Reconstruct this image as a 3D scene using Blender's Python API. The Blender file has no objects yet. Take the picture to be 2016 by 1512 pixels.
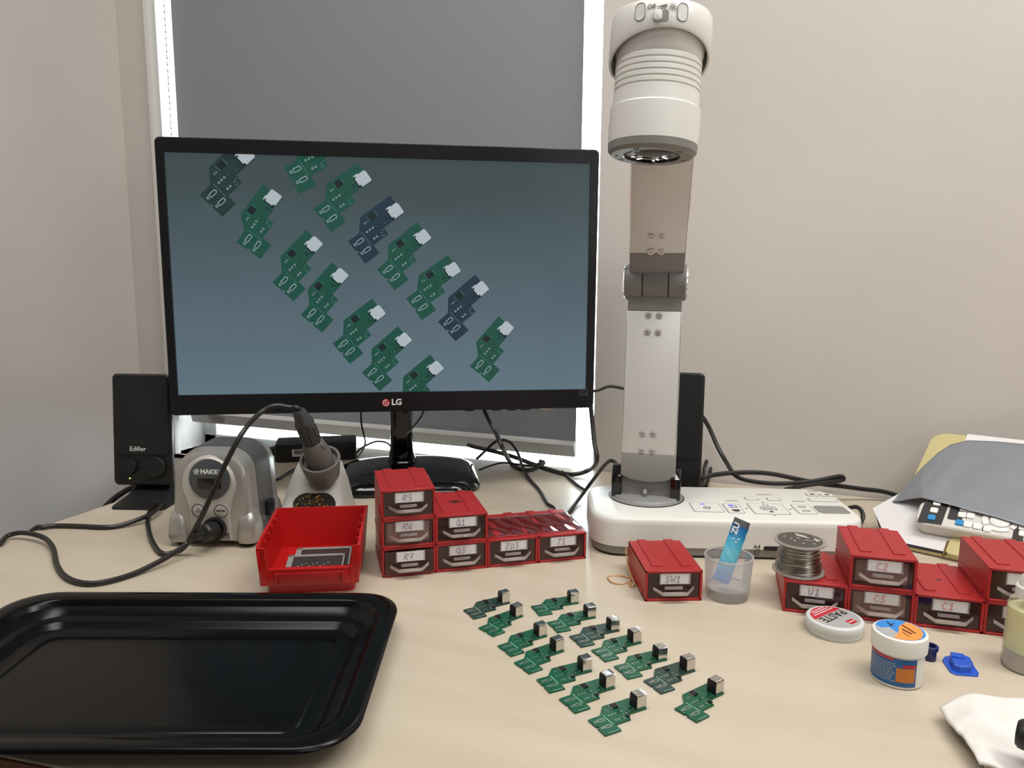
import bpy, bmesh, math, random
import numpy as np
from mathutils import Vector, Matrix, Euler
random.seed(4)
S = bpy.context.scene
COL = S.collection
R = math.radians

# ---------------------------------------------------------------- camera
F, PITCH, ROLL, YAW, CAMH = 1487.0, R(8.55), R(.41), R(20.0), .34
_fw = Vector((-math.sin(YAW)*math.cos(PITCH), math.cos(YAW)*math.cos(PITCH), -math.sin(PITCH)))
_r0 = Vector((math.cos(YAW), math.sin(YAW), 0)); _u0 = _r0.cross(_fw)
_rt = _r0*math.cos(ROLL) + _u0*math.sin(ROLL); _up = _rt.cross(_fw)
EYE = Vector((0, 0, CAMH))
cd = bpy.data.cameras.new('camera'); co = bpy.data.objects.new('camera', cd); COL.objects.link(co)
cd.sensor_fit = 'HORIZONTAL'; cd.sensor_width = 36; cd.lens = F*36/2016; cd.clip_start = .02
mw = Matrix.Identity(4)
for i in range(3):
    mw[i][0], mw[i][1], mw[i][2], mw[i][3] = _rt[i], _up[i], -_fw[i], EYE[i]
co.matrix_world = mw
S.camera = co

def ray(px, py): return _rt*(px-1008) - _up*(py-756) + _fw*F
def at(px, py, z=0.0):
    d = ray(px, py); return EYE + d*((z-EYE.z)/d.z)
def pd(px, py, depth): return EYE + ray(px, py)*(depth/F)
def onplane(px, py, o, n):
    d = ray(px, py); return EYE + d*((o-EYE).dot(n)/d.dot(n))
def depth(p): return (Vector(p)-EYE).dot(_fw)

# ---------------------------------------------------------------- light
def srgb(r, g, b):
    f = lambda c: c/12.92 if c <= .04045 else ((c+.055)/1.055)**2.4
    return (f(r/255), f(g/255), f(b/255), 1)
S.view_settings.view_transform = 'Standard'; S.view_settings.look = 'None'
S.view_settings.exposure = 0.0; S.view_settings.gamma = 1; S.view_settings.use_curve_mapping = False
W = bpy.data.worlds.new('sky'); S.world = W; W.use_nodes = True
W.node_tree.nodes['Background'].inputs[0].default_value = (.86, .93, 1, 1)
W.node_tree.nodes['Background'].inputs[1].default_value = 18.0
def area(name, loc, aim, sx, sy, power, color):
    l = bpy.data.lights.new(name, 'AREA'); l.shape = 'RECTANGLE'; l.size = sx; l.size_y = sy; l.energy = power; l.color = color
    o = bpy.data.objects.new(name, l); COL.objects.link(o); o.location = loc
    o.rotation_euler = (Vector(aim)-Vector(loc)).to_track_quat('-Z', 'Y').to_euler()
    return o
area('assumed_ceiling_lamp', (.80, .60, 1.72), (.80, .60, 0), 1.3, .4, 24, (1, .985, .955))  # assumed lamp over the desk, out of view
area('assumed_ceiling_lamp', (-.45, .30, 1.72), (-.45, .30, 0), 1.0, .4, 13, (1, .985, .955))  # extra unseen lamp, added to brighten the left desk and wall
area('assumed_ceiling_lamp', (.75, -.7, 1.72), (.75, -.7, 0), 1.3, .4, 10, (1, .985, .955))  # assumed lamp above and behind the viewer, unseen
area('assumed_side_light', (2.45, -.7, .75), (0, 1.0, .35), 1.5, 1.4, 11, (1, .98, .97))  # unseen area lamp added for assumed daylight from the right; wall has no opening
S.cycles.max_bounces = 8; S.cycles.transparent_max_bounces = 24
S.cycles.sample_clamp_indirect = 4

# ---------------------------------------------------------------- materials
def mat(name, col, rough=.5, metal=0.0, spec=.5, **k):
    m = bpy.data.materials.new(name); m.use_nodes = True
    b = m.node_tree.nodes['Principled BSDF']
    b.inputs['Base Color'].default_value = srgb(*col) if len(col) == 3 else col
    b.inputs['Roughness'].default_value = rough; b.inputs['Metallic'].default_value = metal
    b.inputs['Specular IOR Level'].default_value = spec
    for kk, v in k.items(): b.inputs[kk.replace('_', ' ')].default_value = v
    return m
def grain(m, c1, c2, scale=(1, 1, 1), sc=8, detail=4, bump=0, lo=.35, hi=.65, dist=0):
    nt = m.node_tree; n = nt.nodes; b = n['Principled BSDF']
    tc = n.new('ShaderNodeTexCoord'); mp = n.new('ShaderNodeMapping'); no = n.new('ShaderNodeTexNoise'); cr = n.new('ShaderNodeValToRGB')
    mp.inputs['Scale'].default_value = scale
    no.inputs['Scale'].default_value = sc; no.inputs['Detail'].default_value = detail; no.inputs['Distortion'].default_value = dist
    cr.color_ramp.elements[0].position = lo; cr.color_ramp.elements[1].position = hi
    cr.color_ramp.elements[0].color = srgb(*c1); cr.color_ramp.elements[1].color = srgb(*c2)
    L = nt.links.new
    L(tc.outputs['Object'], mp.inputs['Vector']); L(mp.outputs[0], no.inputs['Vector']); L(no.outputs[0], cr.inputs[0]); L(cr.outputs[0], b.inputs['Base Color'])
    if bump:
        bp = n.new('ShaderNodeBump'); bp.inputs['Strength'].default_value = bump; bp.inputs['Distance'].default_value = .002
        L(no.outputs[0], bp.inputs['Height']); L(bp.outputs[0], b.inputs['Normal'])
    return m
def clear(name, tint, gloss=.12, rough=.08, body=0.0, bodycol=(200, 200, 200)):
    """thin clear plastic or glass: see-through with a tint, a share of reflection and of milky body"""
    m = bpy.data.materials.new(name); m.use_nodes = True; nt = m.node_tree; n = nt.nodes; n.clear()
    out = n.new('ShaderNodeOutputMaterial'); tr = n.new('ShaderNodeBsdfTransparent'); gl = n.new('ShaderNodeBsdfGlossy'); lw = n.new('ShaderNodeFresnel'); mx = n.new('ShaderNodeMixShader')
    tr.inputs[0].default_value = srgb(*tint); gl.inputs['Roughness'].default_value = rough; lw.inputs[0].default_value = 1.45
    ad = n.new('ShaderNodeMath'); ad.operation = 'MULTIPLY_ADD'; ad.inputs[1].default_value = .6; ad.inputs[2].default_value = gloss
    L = nt.links.new
    L(lw.outputs[0], ad.inputs[0]); L(ad.outputs[0], mx.inputs[0]); L(gl.outputs[0], mx.inputs[2])
    if body:
        df = n.new('ShaderNodeBsdfDiffuse'); df.inputs[0].default_value = srgb(*bodycol); tl = n.new('ShaderNodeBsdfTranslucent'); tl.inputs[0].default_value = srgb(*bodycol)
        m1 = n.new('ShaderNodeMixShader'); m2 = n.new('ShaderNodeMixShader'); m2.inputs[0].default_value = body
        L(df.outputs[0], m1.inputs[1]); L(tl.outputs[0], m1.inputs[2]); L(tr.outputs[0], m2.inputs[1]); L(m1.outputs[0], m2.inputs[2]); L(m2.outputs[0], mx.inputs[1])
    else: L(tr.outputs[0], mx.inputs[1])
    L(mx.outputs[0], out.inputs[0])
    return m
def glow(name, col, strength=1.0):
    m = mat(name, col, .4); b = m.node_tree.nodes['Principled BSDF']
    b.inputs['Base Color'].default_value = (.004, .004, .004, 1)
    b.inputs['Emission Color'].default_value = srgb(*col); b.inputs['Emission Strength'].default_value = strength
    return m

M = {}
M['wall'] = grain(mat('wall paint', (206, 200, 194), .75, spec=.2), (205, 198, 192), (211, 204, 198), (1, 1, 1), 3, 5, .02)
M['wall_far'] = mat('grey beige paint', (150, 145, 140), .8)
M['white_paint'] = mat('white frame paint', (232, 230, 224), .4)
M['floor'] = grain(mat('dark carpet', (60, 58, 56), .9), (48, 46, 45), (78, 75, 72), (1, 1, 1), 120, 4, .3)
M['birch'] = grain(mat('birch veneer', (222, 204, 174), .36, spec=.45), (190, 177, 157), (201, 189, 170), (1.2, 9, 4), 2.2, 6, .0, .3, .72, .6)
M['edge'] = mat('brown edge banding', (120, 78, 48), .6)
M['black_plastic'] = mat('black plastic', (22, 22, 23), .42)
M['black_satin'] = mat('black satin bezel', (24, 24, 26), .35, spec=.35)
M['black_gloss'] = mat('black gloss', (10, 10, 11), .08)
M['enamel'] = mat('black enamel', (8, 8, 8), .22, spec=.18)
M['cable'] = mat('black cable rubber', (30, 28, 26), .42)
M['grey_cable'] = mat('dark grey cable', (52, 48, 45), .5)
M['red'] = mat('red plastic', (164, 32, 35), .4)
M['red_bin'] = mat('bright red plastic', (178, 20, 20), .36)
M['red_in'] = mat('red plastic inside', (150, 18, 20), .5)
M['white'] = mat('white plastic', (226, 225, 219), .38)
M['cream'] = mat('warm white plastic', (228, 226, 220), .36)
M['base_grey'] = mat('grey plastic band', (138, 136, 132), .45)
M['mid_grey'] = mat('grey plastic', (140, 140, 138), .42)
M['hinge_grey'] = mat('hinge grey', (128, 127, 124), .4)
M['alu'] = mat('brushed aluminium', (222, 221, 217), .40, .2)
M['alu_edge'] = mat('bright aluminium edge', (235, 235, 232), .25, .8)
M['chrome'] = mat('polished steel', (205, 203, 198), .16, 1)
M['screw'] = mat('screw steel', (206, 203, 198), .35, .5)
M['silver'] = mat('silver lacquer', (176, 173, 168), .34, .55)
M['silver_light'] = mat('light silver panel', (192, 188, 182), .42, .3)
M['silver_dark'] = mat('dark silver lacquer', (108, 108, 108), .38, .5)
M['disc_grey'] = mat('slate disc', (74, 78, 82), .35)
M['lcd'] = mat('dark display', (34, 30, 28), .15)
M['ink_dark'] = mat('dark ink', (40, 40, 42), .6)
M['ink_grey'] = mat('grey ink', (120, 118, 114), .6)
M['ink_white'] = mat('white ink', (232, 232, 230), .5)
M['ink_pen'] = mat('violet pen ink', (120, 84, 120), .6)
M['ink_red'] = mat('red pen ink', (206, 84, 92), .6)
M['paper'] = mat('white paper', (222, 219, 219), .7)
M['holder'] = mat('light grey holder', (190, 187, 180), .5)
M['taupe'] = mat('taupe plastic', (104, 99, 94), .45)
M['rubber'] = mat('dark grey rubber', (58, 59, 60), .4)
M['brass'] = mat('brass curls', (170, 128, 60), .3, 1)
M['dark'] = mat('deep dark', (12, 11, 10), .8)
M['pcb'] = mat('green solder mask', (14, 84, 57), .32)
M['pcb_dark'] = mat('dark green black mask', (36, 64, 56), .32)
M['pcb_edge'] = mat('pale board silkscreen', (150, 190, 170), .5)
M['tin'] = mat('tinned pads', (196, 194, 186), .3, .8)
M['chip'] = mat('chip epoxy', (22, 22, 23), .4)
M['clear'] = clear('clear plastic with painted red spill', (240, 232, 231), .015, .08, .07, (190, 110, 106))  # red body colour paints in the light spilled from the red housing
M['handle'] = clear('clear thick plastic', (246, 242, 240), .16, .06, .36, (250, 240, 238))
M['tape'] = clear('clear tape', (248, 246, 246), .03, .04)
M['glass'] = clear('window glass', (246, 250, 250), .03, .02)
M['frost'] = clear('frosted plastic', (250, 250, 251), .02, .3, .42, (252, 250, 251))
M['frost_rim'] = clear('frosted plastic rim', (236, 238, 240), .1, .2, .62, (235, 235, 236))
M['flange'] = clear('clear spool plastic', (240, 236, 232), .05, .12, .45, (232, 226, 220))
M['blind'] = mat('grey blackout fabric', (144, 147, 152), .8, spec=.15)
def _tl(m, k):
    nt = m.node_tree; n = nt.nodes; b = n['Principled BSDF']; o = n['Material Output']; t_ = n.new('ShaderNodeBsdfTranslucent'); x = n.new('ShaderNodeMixShader')
    t_.inputs[0].default_value = (1, 1, 1, 1); x.inputs[0].default_value = k
    nt.links.new(b.outputs[0], x.inputs[1]); nt.links.new(t_.outputs[0], x.inputs[2]); nt.links.new(x.outputs[0], o.inputs[0])
_tl(M['blind'], .010)
M['bar'] = mat('blind hem fabric', (206, 204, 202), .75, spec=.2); _tl(M['bar'], .02)
M['blue'] = mat('blue plastic', (28, 84, 190), .4)
M['navy'] = mat('navy plastic', (26, 30, 88), .35)
M['label_blue'] = mat('blue label', (20, 92, 150), .4)
M['lid_blue'] = mat('bright blue label', (40, 130, 210), .4)
M['orange'] = mat('orange label', (246, 146, 66), .45)
M['orange_dark'] = mat('orange brown label', (196, 118, 44), .45)
M['label_red'] = mat('red label', (190, 40, 56), .4)
M['label_grey'] = mat('grey label', (168, 168, 168), .45)
M['jar'] = mat('white jar plastic', (226, 224, 216), .4)
M['tin_white'] = mat('pale grey tin', (208, 212, 210), .35)
M['solder'] = mat('solder wire', (170, 164, 154), .3, 1)
M['spool_label'] = mat('dark spool label', (66, 62, 56), .25)
M['band'] = mat('tan rubber band', (206, 160, 112), .55)
M['beige'] = mat('beige board', (196, 184, 132), .5)
M['remote'] = mat('pale remote plastic', (212, 208, 202), .45)
M['remote_dark'] = mat('remote dark panel', (48, 46, 45), .5)
M['key'] = mat('white rubber keys', (236, 234, 230), .5)
M['key_blue'] = mat('blue rubber key', (40, 140, 200), .5)
M['tissue'] = grain(mat('white tissue', (246, 245, 242), .9, spec=.1), (216, 213, 208), (226, 223, 219), (1, 1, 1), 60, 4, .15)
M['lens_glass'] = mat('lens glass', (16, 16, 18), .03)
M['steel_dark'] = mat('dark steel card', (92, 84, 82), .3, .7)
M['led_blue'] = glow('blue led', (110, 110, 255), 1.2)
M['led_green'] = glow('green led', (210, 235, 120), 1.5)
M['led_reflect'] = glow('painted led reflection', (255, 255, 255), 2.5)

# ---------------------------------------------------------------- mesh helpers
I4 = Matrix.Identity(4)
def T(x, y, z): return Matrix.Translation((x, y, z))
def RZ(a): return Matrix.Rotation(R(a), 4, 'Z')
def RX(a): return Matrix.Rotation(R(a), 4, 'X')
def RY(a): return Matrix.Rotation(R(a), 4, 'Y')
def frame(o, x, y, z):
    m = Matrix.Identity(4)
    for i in range(3): m[i][0], m[i][1], m[i][2], m[i][3] = x[i], y[i], z[i], o[i]
    return m
def along(o, z, xhint=(1, 0, 0)):
    z = Vector(z).normalized(); y = z.cross(Vector(xhint)).normalized(); x = y.cross(z)
    return frame(o, x, y, z)

class MB:
    def __init__(s): s.b = bmesh.new(); s.mi = 0
    def _add(s, vs, fs, m=I4):
        bv = [s.b.verts.new(m @ Vector(v)) for v in vs]
        out = []
        for f in fs:
            try: q = s.b.faces.new([bv[i] for i in f]); q.material_index = s.mi; out.append(q)
            except ValueError: pass
        return bv, out
    def box(s, c, d, m=I4, bev=0, seg=2):
        x, y, z = c; a, b, h = d[0]/2, d[1]/2, d[2]/2
        vs = [(x+i*a, y+j*b, z+k*h) for i in (-1, 1) for j in (-1, 1) for k in (-1, 1)]
        fs = [(0, 1, 3, 2), (4, 6, 7, 5), (0, 4, 5, 1), (2, 3, 7, 6), (0, 2, 6, 4), (1, 5, 7, 3)]
        bv, of = s._add(vs, fs, m)
        if bev:
            es = list({e for f in of for e in f.edges})
            r = bmesh.ops.bevel(s.b, geom=es, offset=bev, segments=seg, profile=.5, affect='EDGES')
            for f in r['faces']: f.material_index = s.mi
        return s
    def prism(s, pts, z0, z1, m=I4, bev=0, seg=2, cap=True):
        n = len(pts)
        if sum(pts[i][0]*pts[(i+1) % n][1]-pts[(i+1) % n][0]*pts[i][1] for i in range(n)) < 0: pts = pts[::-1]
        vs = [(p[0], p[1], z0) for p in pts] + [(p[0], p[1], z1) for p in pts]
        fs = [(i, (i+1) % n, n+(i+1) % n, n+i) for i in range(n)]
        if cap: fs += [tuple(range(n))[::-1], tuple(range(n, 2*n))]
        bv, of = s._add(vs, fs, m)
        if bev:
            top = of[-1]; es = list(top.edges)
            r = bmesh.ops.bevel(s.b, geom=es, offset=bev, segments=seg, profile=.5, affect='EDGES')
            for f in r['faces']: f.material_index = s.mi
        return s
    def rings(s, rings, m=I4, cap0=True, cap1=True, closed=True):
        n = len(rings[0]); vs = [p for r in rings for p in r]; fs = []
        for k in range(len(rings)-1):
            for i in range(n if closed else n-1):
                j = (i+1) % n
                fs.append((k*n+i, k*n+j, (k+1)*n+j, (k+1)*n+i))
        if cap0: fs.append(tuple(range(n))[::-1])
        if cap1: fs.append(tuple(range((len(rings)-1)*n, len(rings)*n)))
        s._add(vs, fs, m); return s
    def lathe(s, prof, seg=32, m=I4, cap0=True, cap1=True):
        return s.rings([[(r*math.cos(2*math.pi*i/seg), r*math.sin(2*math.pi*i/seg), z) for i in range(seg)] for r, z in prof], m, cap0, cap1)
    def cyl(s, a, b, r, seg=16, r2=None):
        a, b = Vector(a), Vector(b); h = (b-a).length
        zx = (0, 1, 0) if abs((b-a).normalized().x) > .9 else (1, 0, 0)
        return s.lathe([(r, 0), (r if r2 is None else r2, h)], seg, along(a, b-a, zx))
    def tube(s, pts, r, seg=8, sx=1.0, cap=True):
        pts = [Vector(p) for p in pts]; rs = []; u = None
        for i, p in enumerate(pts):
            t = (pts[min(i+1, len(pts)-1)]-pts[max(i-1, 0)]).normalized()
            if u is None: u = t.orthogonal().normalized()
            u = (u - t*u.dot(t)).normalized(); v = t.cross(u)
            rr = r[i] if isinstance(r, (list, tuple)) else r
            rs.append([p + u*(rr*sx*math.cos(2*math.pi*k/seg)) + v*(rr*math.sin(2*math.pi*k/seg)) for k in range(seg)])
        return s.rings(rs, I4, cap, cap)
    def grid(s, fn, nu, nv, m=I4, thick=0):
        vs = [fn(i/nu, j/nv) for j in range(nv+1) for i in range(nu+1)]
        fs = [(j*(nu+1)+i, j*(nu+1)+i+1, (j+1)*(nu+1)+i+1, (j+1)*(nu+1)+i) for j in range(nv) for i in range(nu)]
        s._add(vs, fs, m); return s
    def poly(s, pts, m=I4):
        s._add(pts, [tuple(range(len(pts)))], m); return s
def spline(pts, n=8, closed=False):
    P = [Vector(p) for p in pts]; out = []; N = len(P)
    for i in range(N if closed else N-1):
        if closed: a, b, c, d = P[(i-1) % N], P[i], P[(i+1) % N], P[(i+2) % N]
        else: a, b, c, d = P[max(i-1, 0)], P[i], P[i+1], P[min(i+2, N-1)]
        for k in range(n):
            t = k/n
            out.append(.5*((2*b)+(c-a)*t+(2*a-5*b+4*c-d)*t*t+(3*b-a-3*c+d)*t**3))
    if not closed: out.append(P[-1])
    return out
def rr(w, h, r, n=5, cx=0, cy=0):
    out = []
    for sx, sy, a0 in ((1, 1, 0), (-1, 1, 90), (-1, -1, 180), (1, -1, 270)):
        for k in range(n+1):
            a = R(a0+90*k/n); out.append((cx+sx*(w/2-r)+r*math.cos(a), cy+sy*(h/2-r)+r*math.sin(a)))
    return out
def ring3(w, h, r, z, n=5, cx=0, cy=0): return [(x, y, z) for x, y in rr(w, h, r, n, cx, cy)]
def obj(name, mb, m, parent=None, smooth=40, solid=0, mw=None, kind=None, label=None):
    bm = mb.b
    bmesh.ops.recalc_face_normals(bm, faces=bm.faces)
    for f in bm.faces: f.smooth = True
    for e in bm.edges:
        if len(e.link_faces) == 2 and e.calc_face_angle(0) > R(smooth): e.smooth = False
    me = bpy.data.meshes.new(name); bm.to_mesh(me); bm.free()
    for x in (m if isinstance(m, (list, tuple)) else [m]): me.materials.append(M[x] if isinstance(x, str) else x)
    o = bpy.data.objects.new(name, me); COL.objects.link(o)
    if parent: o.parent = parent
    if mw is not None: o.matrix_local = mw
    if solid:
        s = o.modifiers.new('thickness', 'SOLIDIFY'); s.thickness = solid; s.offset = 0
    if kind: o['kind'] = kind
    if label: o['label'] = label
    return o
def tag(o, label, cat, group=None):
    o['label'] = label; o['category'] = cat
    if group: o['group'] = group
    return o
def thing(name, loc, yaw, label, cat, group=None, rot=None):
    o = bpy.data.objects.new(name, None); o.empty_display_size = .02; COL.objects.link(o)
    o.location = loc; o.rotation_euler = rot if rot is not None else (0, 0, R(yaw))
    return tag(o, label, cat, group)
def wm(o): return Matrix.LocRotScale(o.location, o.rotation_euler, None)
def loc(o, p): return wm(o).inverted() @ Vector(p)
def struct(name, mb, m, **k):
    o = obj(name, mb, m, **k); o['kind'] = 'structure'; return o
_tc = [0]
def text(name, s, size, m, parent, mloc, ext=.0001, align='CENTER', bold=0.0, shear=0.0, sx=1.0):
    c = bpy.data.curves.new('txt', 'FONT'); c.body = s; c.size = size; c.extrude = ext; c.align_x = align; c.align_y = 'CENTER'; c.offset = bold; c.shear = shear; c.resolution_u = 3
    t = bpy.data.objects.new('txt', c); me = bpy.data.meshes.new_from_object(t); bpy.data.objects.remove(t)
    me.name = name; me.materials.clear(); me.materials.append(M[m])
    o = bpy.data.objects.new(name, me); COL.objects.link(o); o.parent = parent; o.matrix_local = mloc @ Matrix.Diagonal((sx, 1, 1, 1))
    return o
FRONT = RX(90)      # text/decals that face local -Y
STROKES = {'R': [[(0, 0), (.1, 1), (.6, .95), (.65, .65), (.15, .5), (.6, 0)]], '5': [[(.6, 1), (.15, 1), (.1, .55), (.5, .55), (.55, .15), (.1, 0)]],
 '6': [[(.5, 1), (.1, .5), (.1, .1), (.45, 0), (.55, .3), (.15, .4)]], '7': [[(0, 1), (.6, 1), (.25, 0)], [(.15, .5), (.5, .5)]],
 'Q': [[(.3, 1), (0, .6), (.1, .1), (.5, 0), (.65, .5), (.3, 1)], [(.4, .3), (.7, -.15)]], '1': [[(.05, .7), (.35, 1), (.3, 0)], [(.05, 0), (.6, 0)]],
 '3': [[(0, .95), (.5, 1), (.2, .55), (.55, .35), (.4, 0), (0, .05)]], 'Z': [[(0, 1), (.6, 1), (0, 0), (.6, 0)], [(.1, .5), (.5, .5)]],
 'D': [[(.1, 0), (.1, 1), (.6, .7), (.55, .2), (.1, 0)]], 'J': [[(.1, 1), (.6, 1)], [(.4, 1), (.35, .1), (.1, 0), (0, .2)]],
 'S': [[(.6, .95), (.2, 1), (.1, .6), (.55, .4), (.4, 0), (0, .1)]], 'W': [[(0, 1), (.15, 0), (.35, .7), (.5, 0), (.7, 1)]],
 'U': [[(0, 1), (0, .3), (.12, .03), (.35, 0), (.5, .3), (.55, 1)]], 'C': [[(.6, .9), (.2, 1), (0, .5), (.15, .05), (.6, .1)]], '2': [[(0, .8), (.3, 1), (.5, .7), (0, 0), (.6, 0)]],
 'N': [[(0, 0), (.05, 1), (.5, 0), (.55, 1)]]}
def scribble(name, s, h, m, parent, mloc, r=.0003, slant=.12):
    mb = MB(); x = 0; w = sum(.85 for _ in s)
    for ch in s:
        for st in STROKES[ch]:
            mb.tube([(h*(x-w/2+a+slant*b), h*(b-.5), 0) for a, b in st], r, 4)
        x += .85
    return obj(name, mb, m, parent, mw=mloc)

# ================================================================ SETTING
YB = 1.245; XL = -1.31; XR = 2.6; YF = -2.6; ZF = -.74; ZC = 1.78
WX0 = onplane(294, 135, Vector((0, YB, 0)), Vector((0, 1, 0))).x
WX1, WZ0, WZ1 = -.303, -.055, 1.45
t = .22
mb = MB()
mb.box(((XL+WX0)/2-.1, YB+t/2, (ZF+ZC)/2), (WX0-XL+.2, t, ZC-ZF))
mb.box(((WX1+XR)/2+.1, YB+t/2, (ZF+ZC)/2), (XR-WX1+.2, t, ZC-ZF))
mb.box(((WX0+WX1)/2, YB+t/2, (ZF+WZ0)/2), (WX1-WX0, t, WZ0-ZF))
mb.box(((WX0+WX1)/2, YB+t/2, (WZ1+ZC)/2), (WX1-WX0, t, ZC-WZ1))
struct('wall_back', mb, 'wall')
struct('wall_left', MB().box((XL-.05, (YF+YB)/2, (ZF+ZC)/2), (.1, YB-YF, ZC-ZF)), 'wall')
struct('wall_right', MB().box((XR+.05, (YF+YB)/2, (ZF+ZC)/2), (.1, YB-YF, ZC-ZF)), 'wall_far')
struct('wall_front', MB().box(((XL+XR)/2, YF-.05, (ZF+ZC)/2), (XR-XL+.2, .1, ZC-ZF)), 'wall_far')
struct('floor', MB().box(((XL+XR)/2, (YF+YB)/2, ZF-.05), (XR-XL, YB-YF, .1)), 'floor')
struct('ceiling', MB().box(((XL+XR)/2, (YF+YB)/2, ZC+.05), (XR-XL, YB-YF, .1)), 'white_paint')
# window: frame, sash bars, pane
win = MB()
YW = YB+.12; fwid = .035
win.box((WX0+fwid/2, YW, (WZ0+WZ1)/2), (fwid, .05, WZ1-WZ0), bev=.003)
win.box((WX1-fwid/2+.02, YW, (WZ0+WZ1)/2), (fwid-.02, .05, WZ1-WZ0), bev=.003)
win.box(((WX0+WX1)/2, YW, WZ0+.0125), (WX1-WX0, .05, .025), bev=.003)
win.box(((WX0+WX1)/2, YW, WZ1-fwid/2), (WX1-WX0, .05, fwid), bev=.003)
wo = struct('window_1', win, 'white_paint')
obj('pane', MB().box(((WX0+WX1)/2, YW, (WZ0+WZ1)/2), (WX1-WX0-.02, .006, WZ1-WZ0-.02)), 'glass', wo)
struct('trim_1', MB().box((WX0+.0085, YB-.001, (WZ0+WZ1)/2), (.017, .016, WZ1-WZ0), bev=.002), 'white_paint')
struct('trim_2', MB().box(((WX0+WX1)/2, YB+.05, WZ0-.006), (WX1-WX0, .10, .012), bev=.002), 'white_paint')

# desk
dk = thing('desk', (0, 0, 0), 0, 'pale birch topped workbench carrying all the tools', 'desk')
FE0, FE1 = Vector((-.912, .291)), Vector((1.7, .566))
mb = MB(); mb.prism([(-.912, 1.238), (1.7, 1.238), FE1[:], FE0[:]], -.026, 0, bev=.0012, seg=1)
obj('desktop', mb, 'birch', dk)
d = (FE1-FE0).normalized(); nrm = Vector((d.y, -d.x))
mb = MB(); mb.prism([FE0[:], FE1[:], (FE1+nrm*.002)[:], (FE0+nrm*.002)[:]], -.026, -.001)
obj('edge_band', mb, 'edge', dk)
for x, y in ((-.86, .35), (-.86, 1.18), (1.62, .62), (1.62, 1.18)):
    obj('leg', MB().box((x, y, (ZF-.026)/2), (.05, .05, -.026-ZF)), 'mid_grey', dk)

# roller blind in the window recess
YBL = 1.288
bl = thing('roller_blind', (-.77, YBL, 1.40), 0, 'grey blackout roller blind pulled down over the window', 'blind')
X0b = onplane(345, 150, Vector((0, YBL, 0)), Vector((0, 1, 0))).x; X1b = onplane(1148, 150, Vector((0, YBL, 0)), Vector((0, 1, 0))).x
zb = onplane(800, 842, Vector((0, YBL, 0)), Vector((0, 1, 0))).z
def LB(p): return (p[0]+.77, p[1]-YBL, p[2]-1.40)
mb = MB(); mb.box(LB(((X0b+X1b)/2, YBL, (zb+1.40)/2)), (X1b-X0b, .0012, 1.40-zb)); obj('fabric', mb, 'blind', bl)
mb = MB(); mb.cyl(LB((X0b-.01, YBL+.02, 1.40)), LB((X1b+.01, YBL+.02, 1.40)), .02, 20); obj('roller', mb, 'white', bl)
mb = MB()
xa, xb = X0b, X1b
prof = [(0, .002), (-.010, 0), (-.013, -.004), (-.006, -.026), (.004, -.028), (.003, -.003)]
mb.rings([[LB((x, YBL+py, zb+pz)) for py, pz in prof] for x in (xa, xb)]); bar = obj('bottom_bar', mb, 'bar', bl, smooth=25)
mb = MB(); random.seed(2)
for i in range(150):
    x = random.uniform(X0b+.25, X1b); mb.lathe([(.0006, 0), (.0004, .0009), (.0001, .0011)], 5, T(*LB((x, YBL-random.uniform(.001, .0105), zb+.0003))))
obj('dust_specks', mb, 'paper', bar, kind='stuff')
mb = MB()
for i in range(60):
    mb.lathe([(.0004, -.0015), (.0014, -.0008), (.0014, .0008), (.0004, .0015)], 6, T(*LB((X0b-.009, YBL-.01, .25+i*.0125))))
mb.tube([LB((X0b-.009, YBL-.01, .02)), LB((X0b-.009, YBL-.01, 1.37))], .0005, 5)
obj('bead_chain', mb, 'ink_grey', bl, kind='stuff')
mb = MB()
for k, (w, dx) in enumerate(((.036, 0), (.044, .002), (.040, -.001), (.03, .003))):
    for q in range(7):
        mb.box((-w/2+w*(q+.5)/7+dx, 0, -.0046*k), (w/7*.72, .0003, .0022 if k != 1 else .003))
lp = LB((onplane(425, 833, Vector((0, YBL-.0125, 0)), Vector((0, 1, 0))).x, YBL-.0128, zb-.0065))
obj('printed_label', mb, 'ink_grey', bar, mw=T(*lp) @ RX(14))

# ================================================================ MONITOR
MY = 28.0
mc = Vector((-.5485, .977, .3275))
ex = Vector((math.cos(R(MY)), math.sin(R(MY)), 0)); mn = Vector((ex.y, -ex.x, 0))
mon = thing('computer_monitor', (mc.x, mc.y, 0), MY, 'large black widescreen monitor showing a picture of green circuit boards', 'monitor')
def ms(px, py, off=0.0):          # a pixel's place on the screen plane, in the monitor's local x / z
    p = onplane(px, py, mc+mn*off, mn); return loc(mon, p)
cor = [ms(298, 272), ms(1180, 292), ms(1167, 800), ms(343, 820)]
sc = [ms(327, 303), ms(1160, 319), ms(1155, 762), ms(348, 782)]
xl = (cor[0].x+cor[3].x)/2; xr = (cor[1].x+cor[2].x)/2; zt = (cor[0].z+cor[1].z)/2; zbm = (cor[2].z+cor[3].z)/2
sl = (sc[0].x+sc[3].x)/2; sr = (sc[1].x+sc[2].x)/2; st = (sc[0].z+sc[1].z)/2; sb = (sc[2].z+sc[3].z)/2
def xz(pts): return [(x, z) for x, z in pts]
UP = frame((0, 0, 0), (1, 0, 0), (0, 0, 1), (0, -1, 0))     # prism plane x/z, thickness toward -Y
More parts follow.
